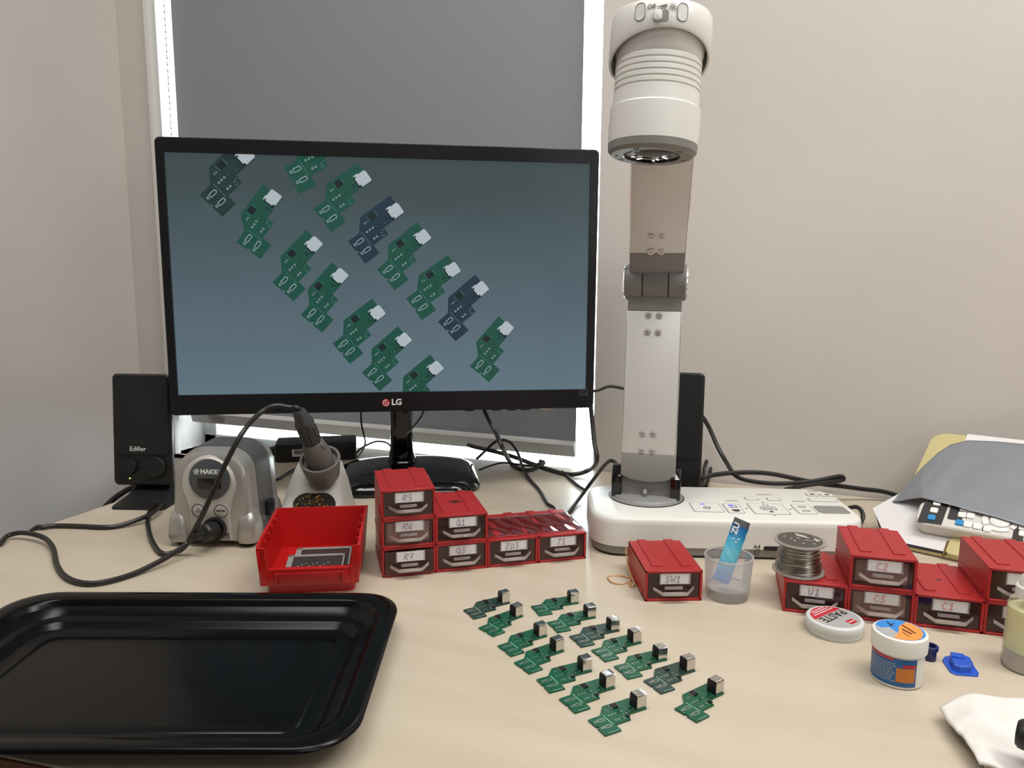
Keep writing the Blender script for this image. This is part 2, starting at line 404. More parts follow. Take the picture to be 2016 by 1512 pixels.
# bezel = four mitred bars
mb = MB()
o = [(xl, zt), (xr, zt), (xr, zbm), (xl, zbm)]; i_ = [(sl, st), (sr, st), (sr, sb), (sl, sb)]
outer = rr(xr-xl, zt-zbm, .007, 4, (xl+xr)/2, (zt+zbm)/2); inner = rr(sr-sl, st-sb, .0005, 4, (sl+sr)/2, (st+sb)/2)
Rg = lambda pts, y: [(x, y, z) for x, z in pts]
sh = lambda pts, k, c: [(c[0]+(x-c[0])*(1-k/abs(xr-xl)*2), c[1]+(z-c[1])*(1-k/abs(zt-zbm)*2)) for x, z in pts]
cc = ((xl+xr)/2, (zt+zbm)/2)
mb.rings([Rg(outer, .018), Rg(outer, -.002), Rg(sh(outer, .0015, cc), -.004), Rg(inner, -.004), Rg(inner, .003)], cap0=False, cap1=False)
obj('bezel', mb, 'black_satin', mon, smooth=30)
mb = MB(); mb.rings([Rg(sh(outer, .001, cc), .0185), Rg(sh(outer, .03, cc), .028), Rg(sh(outer, .10, cc), .034)], cap0=True, cap1=True); obj('back_shell', mb, 'black_plastic', mon)
m = glow('screen light', (96, 112, 122), 1.0); nt = m.node_tree; n = nt.nodes; b = n['Principled BSDF']
tc = n.new('ShaderNodeTexCoord'); sp = n.new('ShaderNodeSeparateXYZ'); cr = n.new('ShaderNodeValToRGB'); mp = n.new('ShaderNodeMapRange'); no = n.new('ShaderNodeTexNoise'); mm = n.new('ShaderNodeMapping'); ad = n.new('ShaderNodeMath'); ad.operation = 'MULTIPLY_ADD'
mm.inputs['Scale'].default_value = (2.5, 1, 9); no.inputs['Scale'].default_value = 2.2; no.inputs['Detail'].default_value = 6
mp.inputs[1].default_value = sb; mp.inputs[2].default_value = st
ad.inputs[1].default_value = .22
L = nt.links.new
L(tc.outputs['Object'], sp.inputs[0]); L(sp.outputs[2], mp.inputs[0]); L(tc.outputs['Object'], mm.inputs[0]); L(mm.outputs[0], no.inputs[0])
L(no.outputs[0], ad.inputs[0]); L(mp.outputs[0], ad.inputs[2]); L(ad.outputs[0], cr.inputs[0]); L(cr.outputs[0], b.inputs['Emission Color'])
e = cr.color_ramp.elements; e[0].position = .08; e[0].color = srgb(96, 116, 127); e[1].position = 1.0; e[1].color = srgb(62, 75, 77)
q = cr.color_ramp.elements.new(.55); q.color = srgb(82, 98, 107)
b.inputs['Specular IOR Level'].default_value = .25
M['screen'] = m
mb = MB(); mb.box(((sl+sr)/2, .002, (st+sb)/2), (sr-sl+.002, .002, st-sb+.002)); scr = obj('screen', mb, 'screen', mon)
# picture on the screen: flat coloured shapes
PCBO = [(0, 0), (3, 80), (15, 82), (16, 95), (3, 97), (3, 175), (118, 175), (118, 113), (235, 112), (238, 62), (392, 62), (392, -77), (156, -77), (88, -2)]
for k, c in dict(sg=(22, 74, 62), sgd=(32, 50, 52), sgx=(28, 48, 64), sw=(142, 156, 160), sm=(168, 178, 184), sk=(16, 32, 34), sl=(60, 104, 96)).items(): M['pic_'+k] = glow('screen picture '+k, c, 1.0)
def clip(poly):
    for ax, lim, sgn in ((0, sl, 1), (0, sr, -1), (1, sb, 1), (1, st, -1)):
        out = []
        for i in range(len(poly)):
            a, b2 = poly[i-1], poly[i]; da, db = (a[ax]-lim)*sgn, (b2[ax]-lim)*sgn
            if (da >= 0) != (db >= 0):
                t_ = da/(da-db); out.append((a[0]+(b2[0]-a[0])*t_, a[1]+(b2[1]-a[1])*t_))
            if db >= 0: out.append(b2)
        poly = out
        if len(poly) < 3: return []
    return poly
def simfit(ab, w):
    A = np.stack([np.array([complex(a, -b_) for a, b_ in ab]), np.ones(len(ab))], 1); return np.linalg.lstsq(A, np.array(w), rcond=None)[0]
LAND = dict(L=(0, 0), B=(2, 175), R1=(118, 175), R5=(392, 62), T=(392, -77), LL=(156, -77))
c1 = lambda x, y: (280+x/3.6, 260+y/3.6)
c2 = lambda x, y: (680+x/3.515, 400+y/3.515)
BOARDS = [('d', dict(L=c1(408, 445), B=c1(570, 605), R1=c1(665, 515), R5=c1(790, 188), LL=c1(470, 240))), ('g', dict(L=c1(1000, 250), B=c1(1118, 437), R1=c1(1232, 378))),
 ('g', dict(L=c1(1213, 540), B=c1(1340, 712), R1=c1(1443, 635), R5=c1(1622, 355), T=c1(1525, 215))), ('g', dict(L=c1(665, 775), B=c1(838, 903), R1=c1(918, 798), R5=c1(990, 470), T=c1(850, 370))),
 ('g', dict(L=c1(920, 1062), B=c1(1072, 1205), R1=c1(1160, 1108), R5=c1(1280, 805), T=c1(1160, 697))), ('g', dict(L=c1(1122, 1295), B=c1(1272, 1422), R1=c1(1360, 1332), R5=c1(1463, 1027), T=c1(1340, 925))),
 ('x', dict(L=c1(1457, 770), B=c1(1582, 937), R1=c1(1683, 860), R5=c2(398, 72))), ('g', dict(L=c2(220, 455), B=c2(342, 605), R1=c2(438, 530), R5=c2(592, 252), T=c2(495, 130))),
 ('g', dict(L=c2(418, 655), B=c2(532, 812), R1=c2(628, 740), R5=c2(795, 482), T=c2(708, 358))), ('x', dict(L=c2(640, 820), B=c2(762, 957), R1=c2(852, 880), R5=c2(995, 605), T=c2(895, 495))),
 ('g', dict(L=c2(860, 1128), B=c2(995, 1240), R1=c2(1070, 1155), R5=c2(1165, 875), T=c2(1060, 780))), ('g', dict(B=c2(30, 1113), R1=c2(123, 1040), R5=c2(278, 775), T=c2(182, 660))),
 ('g', dict(L=c2(112, 1175), B=c2(235, 1300), R1=c2(328, 1225), R5=c2(460, 962), T=c2(360, 852))), ('g', dict(LL=c2(400, 1200), R5=c2(680, 1155), T=c2(582, 1050)))]
PICM = ['pic_sg', 'pic_sgd', 'pic_sgx', 'pic_sw', 'pic_sm', 'pic_sk', 'pic_sl']
def rect(a0, b0, a1, b1): return [(a0, b0), (a1, b0), (a1, b1), (a0, b1)]
for col, px in BOARDS:
    w = []
    for k in px:
        v = ms(*px[k]); w.append(complex(v.x, v.z))
    s_, t_ = simfit([LAND[k] for k in px], w)
    pic = MB()
    def put(pts, mi, lay, pic=pic, s_=s_, t_=t_):
        q = [s_*complex(a, -b_)+t_ for a, b_ in pts]; q = clip([(z.real, z.imag) for z in q])
        if q: pic.mi = mi; pic.poly([(x, .0008-.00012*lay, z) for x, z in q])
    put(PCBO, {'g': 0, 'd': 1, 'x': 2}[col], 0)
    put(rect(103, 0, 107, 112), 6, 1)
    conn = [(318, -18), (330, -18), (330, -10), (318, -6), (318, 40), (330, 44), (330, 58), (396, 58), (403, 50), (403, -8), (394, -20), (350, -20), (350, -26), (318, -26)]
    put([(310, -12), (325, -12), (325, 58), (310, 50)], 5, 1)
    put(conn, 4, 2)
    put(rect(196, -60, 242, -18), 5, 1)
    for k in range(4):
        put(rect(184, -57+11*k, 195, -53+11*k), 6, 1); put(rect(243, -57+11*k, 254, -53+11*k), 6, 1)
    for (a, b_) in ((52, 44), (55, 112)):
        put([(a-36, b_-9), (a-10, b_-9), (a-10, b_-14), (a+32, b_-14), (a+38, b_-8), (a+38, b_+6), (a+32, b_+12), (a-10, b_+12), (a-10, b_+6), (a-36, b_+6)], 3, 1)
        put([(a-32, b_-5), (a-6, b_-5), (a-6, b_-9), (a+30, b_-9), (a+33, b_-5), (a+33, b_+4), (a+30, b_+8), (a-6, b_+8), (a-6, b_+2), (a-32, b_+2)], {'g': 0, 'd': 1, 'x': 2}[col], 2)
    for a, b_ in ((135, 22), (157, 22), (180, 22), (147, 81), (168, 81), (152, -30), (167, -30)):
        g = 7 if b_ > 0 else 5
        put([(a+g*math.cos(k*math.pi/4), b_+g*math.sin(k*math.pi/4)) for k in range(8)], 3, 1)
        put([(a+g*.5*math.cos(k*math.pi/3), b_+g*.5*math.sin(k*math.pi/3)) for k in range(6)], 5, 2)
    rnd = random.Random(5)
    for k in range(16):
        a, b_ = rnd.uniform(196, 310), rnd.uniform(10, 58)
        put(rect(a, b_, a+rnd.choice((6, 11)), b_+7), rnd.choice((5, 5, 6)), 1)
    for k in range(6):
        a, b_ = rnd.uniform(195, 228), rnd.uniform(62, 104)
        put(rect(a, b_, a+8, b_+8), rnd.choice((5, 6)), 1)
    obj('displayed_board', pic, PICM, scr)
# lettering on the bezel
def bez(px, py): v = ms(px, py); return v.x, v.z
lx, lz = bez(781, 791); text('brand_lettering', 'LG', .0125, 'ink_white', mon, T(lx, -.0041, lz) @ FRONT, bold=.0004)
lx, lz = bez(760, 792)
mb = MB(); mb.prism([(.0058*math.cos(k*math.pi/12), .0058*math.sin(k*math.pi/12)) for k in range(24)], 0, .0002); lg = obj('round_emblem', mb, 'label_red', mon, mw=T(lx, -.0041, lz) @ FRONT)
mb = MB()
mb.tube([(.0042*math.cos(a), .0042*math.sin(a), .0003) for a in [R(60+10*k) for k in range(31)]], .00045, 5)
mb.tube([(.0042, 0, .0003), (.0016, 0, .0003)], .00045, 5); mb.tube([(-.0004, .002, .0003), (-.0004, -.0018, .0003), (.001, -.0018, .0003)], .0004, 5)
mb.lathe([(.0007, 0), (.0007, .0004)], 8, T(-.0024, .0016, 0))
obj('emblem_lines', mb, 'ink_white', lg)
lx, lz = bez(1148, 770)
mb = MB()
for a, c, w, h in ((0, .0058, .0116, .0004), (0, -.0058, .0116, .0004), (.0058, 0, .0004, .0116), (-.0058, 0, .0004, .0116), (0, -.003, .0116, .0004)): mb.box((a, c, 0), (w, h, .0002))
mb.tube([(-.003, 0, 0), (-.001, .0015, 0), (.001, .0008, 0), (.003, .0022, 0)], .0003, 4)
obj('energy_badge', mb, 'ink_grey', mon, mw=T(lx, -.0041, lz) @ FRONT)
# buttons and joystick lens under the lower edge
for k, px in enumerate((925, 978, 1008, 1035)):
    v = ms(px, 803); obj('button', MB().box((v.x, .006, zbm-.0012), (.014, .006, .0032), bev=.0008), 'black_plastic', mon)
v = ms(1075, 803); mb = MB(); mb.lathe([(.015, 0), (.0145, -.003), (.010, -.006), (.001, -.0075)], 24, T(v.x, .010, zbm+.001)); obj('joystick_lens', mb, 'handle', mon)
# stand
nk = loc(mon, (0, 0, 0)); by = .085
mb = MB(); rs = []
for z, w, dd, yy in ((.028, .052, .040, by), (.036, .044, .032, by), (.06, .036, .026, by-.012), (.10, .034, .026, by-.026), (.15, .036, .03, by-.035), (.23, .05, .03, by-.038)):
    rs.append(ring3(w, dd, min(w, dd)*.42, z, 5, .016, yy))
mb.rings(rs); obj('stand_neck', mb, 'black_gloss', mon)
mb = MB(); bc = (.024, .086); rs = []
for z, w, dd, r in ((0, .222, .182, .045), (.006, .228, .188, .047), (.013, .222, .182, .045), (.022, .190, .15, .04), (.029, .13, .10, .03), (.034, .07, .055, .02)):
    rs.append(ring3(w, dd, r, z, 6, *bc))
mb.rings(rs); obj('stand_base', mb, 'black_gloss', mon)

# ================================================================ SPEAKERS
def speaker(lo, yaw, lean, label, front=True, h=.163):
    sp = thing('desktop_speaker', lo, yaw, label, 'speaker', 'pair of desktop speakers')
    Ml = T(0, 0, .026) @ RX(-lean)
    w, dd = .087, .056
    mb = MB(); mb.rings([[(x, y_, z) for x, z in rr(w-2*k, h-2*k, .007, 4, 0, h/2)] for y_, k in ((0, .0025), (.003, 0), (.012, .002), (dd, .029))], Ml); obj('cabinet', mb, 'black_plastic', sp)
    mb = MB(); mb.rings([[(x, y_, z) for x, z in rr(w-.006-2*k, h*.70, .004, 3, 0, h*.635)] for y_, k in ((-.0003, 0), (-.002, .001))], Ml); obj('grille', mb, mat('black grille cloth', (18, 18, 18), .75), sp)
    for x, r in ((-.018, .0115), (.020, .016)) if front else ():
        mb = MB(); mb.lathe([(r, 0), (r, .004), (r*.9, .006), (r*.5, .0062), (.0005, .0058)], 24, Ml @ T(x, 0, .028) @ FRONT); obj('knob', mb, 'black_plastic', sp)
    mb = MB(); mb.lathe([(.0011, 0), (.0011, .0006), (.0003, .001)], 10, Ml @ T(-.0185, -.0003, .0105) @ FRONT); obj('power_light', mb, 'led_green', sp)
    if front: text('brand_lettering', 'Edifier', .0095, 'ink_white', sp, Ml @ T(-.005, -.0022, .054) @ FRONT)
    mb = MB()
    mb.rings([[(x+.008, y_, z) for x, y_ in rr(w_, d_, .006, 3, 0, yc)] for z, w_, d_, yc in ((0, .078, .112, .022), (.004, .078, .110, .023), (.012, .062, .080, .036), (.03, .05, .05, .045))])
    obj('foot', mb, 'black_plastic', sp)
    return sp
speaker(((at(225, 955, .026)+at(337, 957, .026))*.5-Vector((0, 0, .026)))[:], 17.9, 5, 'black desktop speaker with white brand lettering left of the monitor')
# ================================================================ SOLDERING STATION
so = at(418, 1078)
ss = thing('soldering_station', (so.x-.002, so.y+.003, 0), 17, 'silver soldering station with round grey display and two buttons', 'soldering station')
def arch(w, h, r, z0=.008, n=8):
    pts = [(-w/2, z0), (w/2, z0)]
    pts += [(w/2-r+r*math.cos(R(90*k/n)), z0+h-r+r*math.sin(R(90*k/n))) for k in range(n+1)]
    pts += [(-w/2+r-r*math.sin(R(90*k/n)), z0+h-r+r*math.cos(R(90*k/n))) for k in range(n+1)]
    return pts
def arch2(wb, wt, h, r, z0=.008, n=8):   # tapered arch, wider at the bottom
    return [(x*(wb+(wt-wb)*(z-z0)/h)/wt, z) for x, z in arch(wt, h, r, z0, n)]
mb = MB()
mb.rings([[(x, y_, z) for x, z in arch2(wb, wt, h, r)] for y_, wb, wt, h, r in ((0, .094, .078, .103, .026), (.004, .100, .086, .109, .028), (.02, .102, .088, .112, .028), (.078, .102, .088, .112, .028), (.100, .096, .082, .106, .026))])
obj('housing', mb, 'silver', ss)
mb = MB()   # dark side shells behind the face
mb.rings([[(x, y_, z) for x, z in arch2(.1035, .0895, .1135, .029)] for y_ in (.030, .076)]); obj('side_shell', mb, 'silver_dark', ss)
mb = MB()   # raised keyhole-shaped face panel
face = []
for k in range(17):
    a = R(-30+240*k/16); face.append((.033*math.cos(a), .080+.034*math.sin(a)))
face += [(-.024, .045), (-.026, .010), (.026, .010), (.024, .045)]
mb.rings([[(x*s_, y_, .06+(z-.06)*s_) for x, z in face] for y_, s_ in ((.003, 1.03), (-.003, 1.0), (-.0045, .96))]); obj('face_panel', mb, 'silver_light', ss)
mb = MB(); mb.lathe([(.0255, 0), (.0255, .001), (.0245, .0016)], 40, T(.003, -.0045, .087) @ FRONT); dsc = obj('display_disc', mb, 'disc_grey', ss)
obj('display', MB().box((.003, -.0064, .082), (.029, .001, .013), bev=.0004), 'lcd', dsc)
text('brand_lettering', 'HAKKO', .0082, 'ink_white', dsc, T(.007, -.0062, .0965) @ FRONT, bold=.0003)
mb = MB(); pent = [(.0034*math.cos(R(90+72*k)), .0034*math.sin(R(90+72*k)), 0) for k in range(5)]; mb.tube(pent+[pent[0], pent[1]], .0004, 4); mb.lathe([(.0015, -.0002), (.0015, .0003)], 10)
obj('pentagon_emblem', mb, 'ink_white', dsc, mw=T(-.0125, -.0062, .0965) @ FRONT)
for x, tx in ((-.0125, '\u25b3'), (.0155, 'ENTER')):
    mb = MB(); mb.lathe([(.0085, 0), (.0085, .0012), (.0075, .0018)], 28, T(x, -.0043, .048) @ FRONT); bt = obj('button', mb, 'silver_light', ss)
    mb = MB(); mb.tube([(.0082*math.cos(a), .0082*math.sin(a), 0) for a in [R(15*k) for k in range(25)]], .0004, 5); obj('button_ring', mb, 'ink_dark', bt, mw=T(x, -.0062, .048) @ FRONT)
    if tx == 'ENTER': text('lettering', tx, .0036, 'ink_dark', bt, T(x, -.0063, .048) @ FRONT, bold=.0001)
    else:
        mb = MB(); mb.tube([(-.003, -.002, 0), (0, .003, 0), (.003, -.002, 0), (-.003, -.002, 0)], .0004, 4); obj('arrow_mark', mb, 'ink_dark', bt, mw=T(x, -.0063, .048) @ FRONT)
mb = MB(); mb.lathe([(.0150, 0), (.0150, .003), (.0125, .004), (.0125, .0015), (.001, .0015)], 28, T(.006, -.0040, .0245) @ FRONT); obj('socket', mb, 'black_plastic', ss)
mb = MB()
text('lettering', 'ESD', .0052, 'ink_dark', ss, T(.0195, -.0047, .0175) @ FRONT, bold=.0002); text('lettering', 'SAFE', .0042, 'ink_dark', ss, T(.0195, -.0047, .0135) @ FRONT)
for sx in (-1, 1):   # bulging corner grips
    for y_, hh in ((.012, .042), (.080, .040)):
        mb = MB(); mb.rings([[(sx*.043+a*k, y_+b_*k, z) for a, b_ in rr(.026, .036, .010, 5)] for z, k in ((.006, .9), (.010, 1), (.022, .98), (.034, .86), (hh, .62), (hh+.004, .3))]); obj('corner_grip', mb, 'silver', ss)
        mb = MB(); mb.lathe([(.009, 0), (.010, .002), (.010, .0065)], 16, T(sx*.041, y_, 0)); obj('rubber_foot', mb, 'black_plastic', ss)
mb = MB(); mb.box((.0545, .052, .036), (.008, .016, .020), bev=.002); mb.box((.059, .050, .038), (.004, .008, .010), RY(0), bev=.001); obj('power_switch', mb, 'black_plastic', ss)

# ================================================================ IRON HOLDER
hy = 23; ho = Vector((-.591, .8455, 0))
ih = thing('iron_holder', ho[:], hy, 'light grey soldering iron stand with brass wool in its oval mouth', 'iron stand')
mb = MB(); rs = []
for z, w, y0, y1, r in ((0, .106, -.068, .062, .02), (.004, .106, -.067, .062, .02), (.02, .096, -.048, .06, .018), (.045, .084, -.026, .058, .016), (.07, .066, -.004, .054, .014), (.084, .050, .008, .046, .010)):
    rs.append([(x, y_, z) for x, y_ in rr(w*.88, y1-y0, r, 5, 0, (y0+y1)/2)])
mb.rings(rs); obj('body', mb, 'holder', ih, smooth=60)
# mouth with brass wool on the sloping front
sn = Vector((0, -.025, .022)).normalized(); sy = Vector((0, .022, .025)).normalized()
mo = Vector((.0050, -.0370, .0345)); Mm = frame(mo, Vector((1, 0, 0)), sy, Vector((0, -sy.z, sy.y)))
kid = []
for k in range(28):
    a = 2*math.pi*k/28; x = .0275*math.cos(a); y_ = .0165*math.sin(a)*(1+.12*math.sin(a))
    if math.sin(a) > 0: y_ -= .0045*math.exp(-(x/.012)**2)
    kid.append((x, y_))
mb = MB(); mb.prism(kid, -.012, .0012, Mm); mou = obj('mouth', mb, 'dark', ih)
mb = MB(); rnd = random.Random(8)
for k in range(150):
    a = rnd.uniform(0, 2*math.pi); rr_ = math.sqrt(rnd.random()); x = .024*rr_*math.cos(a); y_ = .0135*rr_*math.sin(a)-.0012
    ph = rnd.uniform(0, 6.28); q = rnd.uniform(.001, .0026); tl = rnd.uniform(-1, 1)
    mb.tube([Mm @ Vector((x+q*math.cos(ph+j*.9), y_+q*math.sin(ph+j*.9), .0012+.0012*rnd.random()+.0004*j*tl)) for j in range(4)], .00025, 3)
obj('brass_wool', mb, 'brass', mou, kind='stuff')
# receptacle and iron
Pc = loc(ih, at(630, 905, .092))
Pe = loc(ih, pd(590, 812, depth(at(630, 905, .092))-.045))
axd = (Pe-Pc).normalized(); tc_ = -(wm(ih).to_3x3().inverted() @ Vector((_fw.x, _fw.y, 0)).normalized()); Mc = along(Pc, Vector((0, 0, .88))+tc_*.50)
mb = MB(); mb.lathe([(.017, -.036), (.0220, -.027), (.0265, 0), (.0265, .002), (.0232, .002), (.0222, -.004), (.0222, -.006)], 36, Mc, True, True); obj('receptacle', mb, 'taupe', ih)
PcW, PeW = wm(ih) @ Pc, wm(ih) @ Pe
ir = thing('soldering_iron', PcW[:], 0, 'dark soldering iron with long black cord standing in the grey holder', 'soldering iron')
A = PeW-PcW; Ln = A.length; Mi = along((0, 0, 0), A)
mb = MB(); mb.lathe([(.0165, -.018), (.0178, .010), (.0150, .022), (.0135, .030), (.0128, .031)], 30, Mi); mb.box((.0135, 0, .024), (.005, .006, .010), Mi, bev=.001); obj('collar', mb, 'taupe', ir)
mb = MB(); mb.lathe([(.0112, .026), (.0112, .05), (.0108, Ln*.72), (.0125, Ln*.76), (.0125, Ln*.80), (.0105, Ln*.84), (.0085, Ln), (.006, Ln+.004)], 24, Mi)
for k in range(8):
    a = 2*math.pi*k/8; mb.tube([Mi @ Vector((.0112*math.cos(a), .0112*math.sin(a), z)) for z in (.032, Ln*.7)], .0013, 5)
obj('handle', mb, 'rubber', ir)
dS = depth(at(365, 1080, .003))
de = depth(PeW)
path = [PeW+A.normalized()*-.004, PeW+A.normalized()*.007, pd(570, 802, de-.003), pd(540, 799, de-.010), pd(510, 815, de-.018), pd(478, 851, dS-.020), pd(448, 905, dS-.030), pd(425, 955, dS-.034), pd(405, 1000, dS-.032), pd(385, 1040, dS-.026), at(362, 1078, .010), at(338, 1089, .0036), at(316, 1088, .0035), at(298, 1062, .0035), at(291, 1030, .0035), at(294, 1009, .004), at(306, 993, .006), at(317, 988, .009), at(314, 997, .010), at(300, 1010, .0095), at(275, 1022, .0075), at(235, 1035, .0035), at(204, 1038, .0035), at(160, 1036, .0035), at(111, 1035, .0035), at(85, 1038, .004), at(58, 1049, -.002)]
endp = path[-1]; pl = []
xo = -.935
pl = path + [Vector((xo-.01, endp.y-.06, -.06)), Vector((xo-.03, endp.y-.12, -.10)), Vector((xo-.01, endp.y-.17, -.05))]
A0 = [at(-2, 1072, .0035), at(15, 1055, .006), at(46, 1049, .009), at(85, 1058, .009), at(104, 1078, .006), at(112, 1112, .0035), at(130, 1136, .0035), at(163, 1148, .0035), at(205, 1146, .0035), at(262, 1130, .0035), at(320, 1102, .009), at(355, 1080, .014), at(372, 1066, .019)]
pl += [A0[0]+Vector((-.02, -.01, -.012))] + A0
plug0 = wm(ss) @ Vector((.006, -.008, .0245)); plug1 = pd(386, 1056, depth(plug0)-.030)
pl += [plug1]
L0 = [p-PcW for p in pl]
mb = MB(); mb.tube(spline(L0, 7), .0031, 8); obj('cord', mb, 'cable', ir)
mb = MB(); dv = plug1-plug0
mb.lathe([(.0112, 0), (.0112, .016), (.0095, .018), (.0090, dv.length*.62), (.0055, dv.length*.68), (.0048, dv.length*1.1)], 20, along(plug0-PcW, dv)); obj('plug', mb, 'black_plastic', ir)

# ================================================================ POWER BRICK
pa0, pa1 = at(541, 912), at(703, 905)
pb = thing('power_adapter', ((pa0+pa1)*.5)[:], math.degrees(math.atan2(pa1.y-pa0.y, pa1.x-pa0.x)), 'black power brick with a white barcode sticker behind the iron stand', 'power adapter')
w = (pa1-pa0).length
mb = MB(); mb.box((0, .032, .0165), (w, .064, .033), bev=.004); obj('case', mb, 'black_plastic', pb)
mb = MB(); mb.tube([(-w/2+.002, .03, .016), (-w/2-.018, .03, .013), (-w/2-.03, .03, .009)], [.010, .007, .004], 8); obj('strain_relief', mb, 'black_plastic', pb)
mb = MB(); mb.box((-w/2+.047, -.0003, .017), (.034, .0006, .013)); stk = obj('barcode_sticker', mb, 'paper', pb)
mb = MB(); rnd = random.Random(3); x = -.013
while x < .013:
    ww = rnd.choice((.0005, .0008, .0012)); mb.box((-w/2+.047+x, -.0008, .0185), (ww, .0003, .0075)); x += ww+rnd.choice((.0005, .0009))
obj('barcode', mb, 'ink_dark', stk)
def proj(p):
    d = Vector(p)-EYE; z = d.dot(_fw); return 1008+F*d.dot(_rt)/z, 756-F*d.dot(_up)/z

# ================================================================ RED STACKING BIN
b0, b1 = at(530, 1165), at(697, 1165)
bn = thing('stacking_bin', ((b0+b1)*.5+Vector((-math.sin(R(27)), math.cos(R(27)), 0))*.0135)[:], 27.0, 'bright red open fronted stacking bin between the station and the drawers', 'bin')
bw = (b1-b0).length
mb = MB()
mb.prism(rr(bw, .106, .006, 4, 0, .0385), 0, .0125); mb.prism(rr(bw-.004, .096, .006, 4, 0, .040), .0110, .0135)
def side(sx):
    rs = []
    for k, (xo, xi) in enumerate(((1, 0), (0, 0))):
        pass
    pts = [(-.020, .012), (-.0245, .017), (-.0265, .052), (-.0235, .0565), (-.005, .0585), (.086, .0600), (.092, .0600), (.086, .012)]
    for xo in (sx*.0, sx*-.0030):
        rs.append([(sx*(.0500+.0035*(z-.012)/.05)+xo, y_, z) for y_, z in pts])
    mb.rings(rs)
side(1); side(-1)
mb.prism(rr(.100, .108, .004, 3, 0, .034), .0120, .0145)                       # floor
mb.rings([[(x, y_+dy, z) for x, z in ((-.0500, .012), (.0500, .012), (.0535, .0625), (-.0535, .0625))] for y_ in (0,) for dy in ()] or [[(-.0500, .0835, .012), (.0500, .0835, .012), (.0535, .0905, .0600), (-.0535, .0905, .0600)], [(-.0500, .0865, .012), (.0500, .0865, .012), (.0535, .0935, .0600), (-.0535, .0935, .0600)]])
mb.box((0, -.0215, .0205), (.100, .004, .017), bev=.001)                       # low front wall
mb.box((0, -.0205, .0292), (.100, .007, .0022), bev=.0008)                     # rolled lip
for sx in (-1, 1):
    mb.rings([[(sx*.0505, y_, .013), (sx*.0425, y_, .013), (sx*.0425, y_-.002, .030), (sx*.0450, y_-.003, .054), (sx*.0525, y_-.003, .055)] for y_ in (-.0235, -.0200)])
    for k in range(4):
        mb.box((sx*.0485, -.004+.020*k, .052+.0014*k), (.004, .003, .008), bev=.0008)
obj('bin_body', mb, 'red_bin', bn)
mb = MB(); mb.box((0, -.0243, .0205), (.066, .0022, .0115), bev=.0006); mb.box((-.034, -.025, .0205), (.003, .004, .013), bev=.001); mb.box((.034, -.025, .0205), (.003, .004, .013), bev=.001)
obj('label_slot', mb, 'red_in', bn)
for (yy, zz, xx, tl, lb) in ((.038, .0185, .006, 9, 'thin dark metal card with pale rim at back of red bin'), (.018, .0180, .0, 9, 'thin dark metal card with pale rim at front of red bin')):
    cdw = .062; cdh = .040
    o = wm(bn) @ Vector((xx, yy, zz))
    cdo = thing('metal_card', o[:], 0, lb, 'metal card', 'metal cards in the red bin', rot=(R(tl), 0, bn.rotation_euler.z))
    obj('plate', MB().box((0, 0, 0), (cdw, cdh, .0008)), 'steel_dark', cdo)
    mb = MB()
    for c, d_ in (((0, cdh/2-.002, .0006), (cdw, .004, .0012)), ((-cdw/2+.003, 0, .0006), (.006, cdh, .0012)), ((cdw/2-.001, 0, .0006), (.002, cdh, .0012))): mb.box(c, d_)
    for k in range(9): mb.box((-.018+.004*k, -.004+.003*(k % 3), .0005), (.002, .0015, .0004))
    obj('rim', mb, 'mid_grey', cdo)

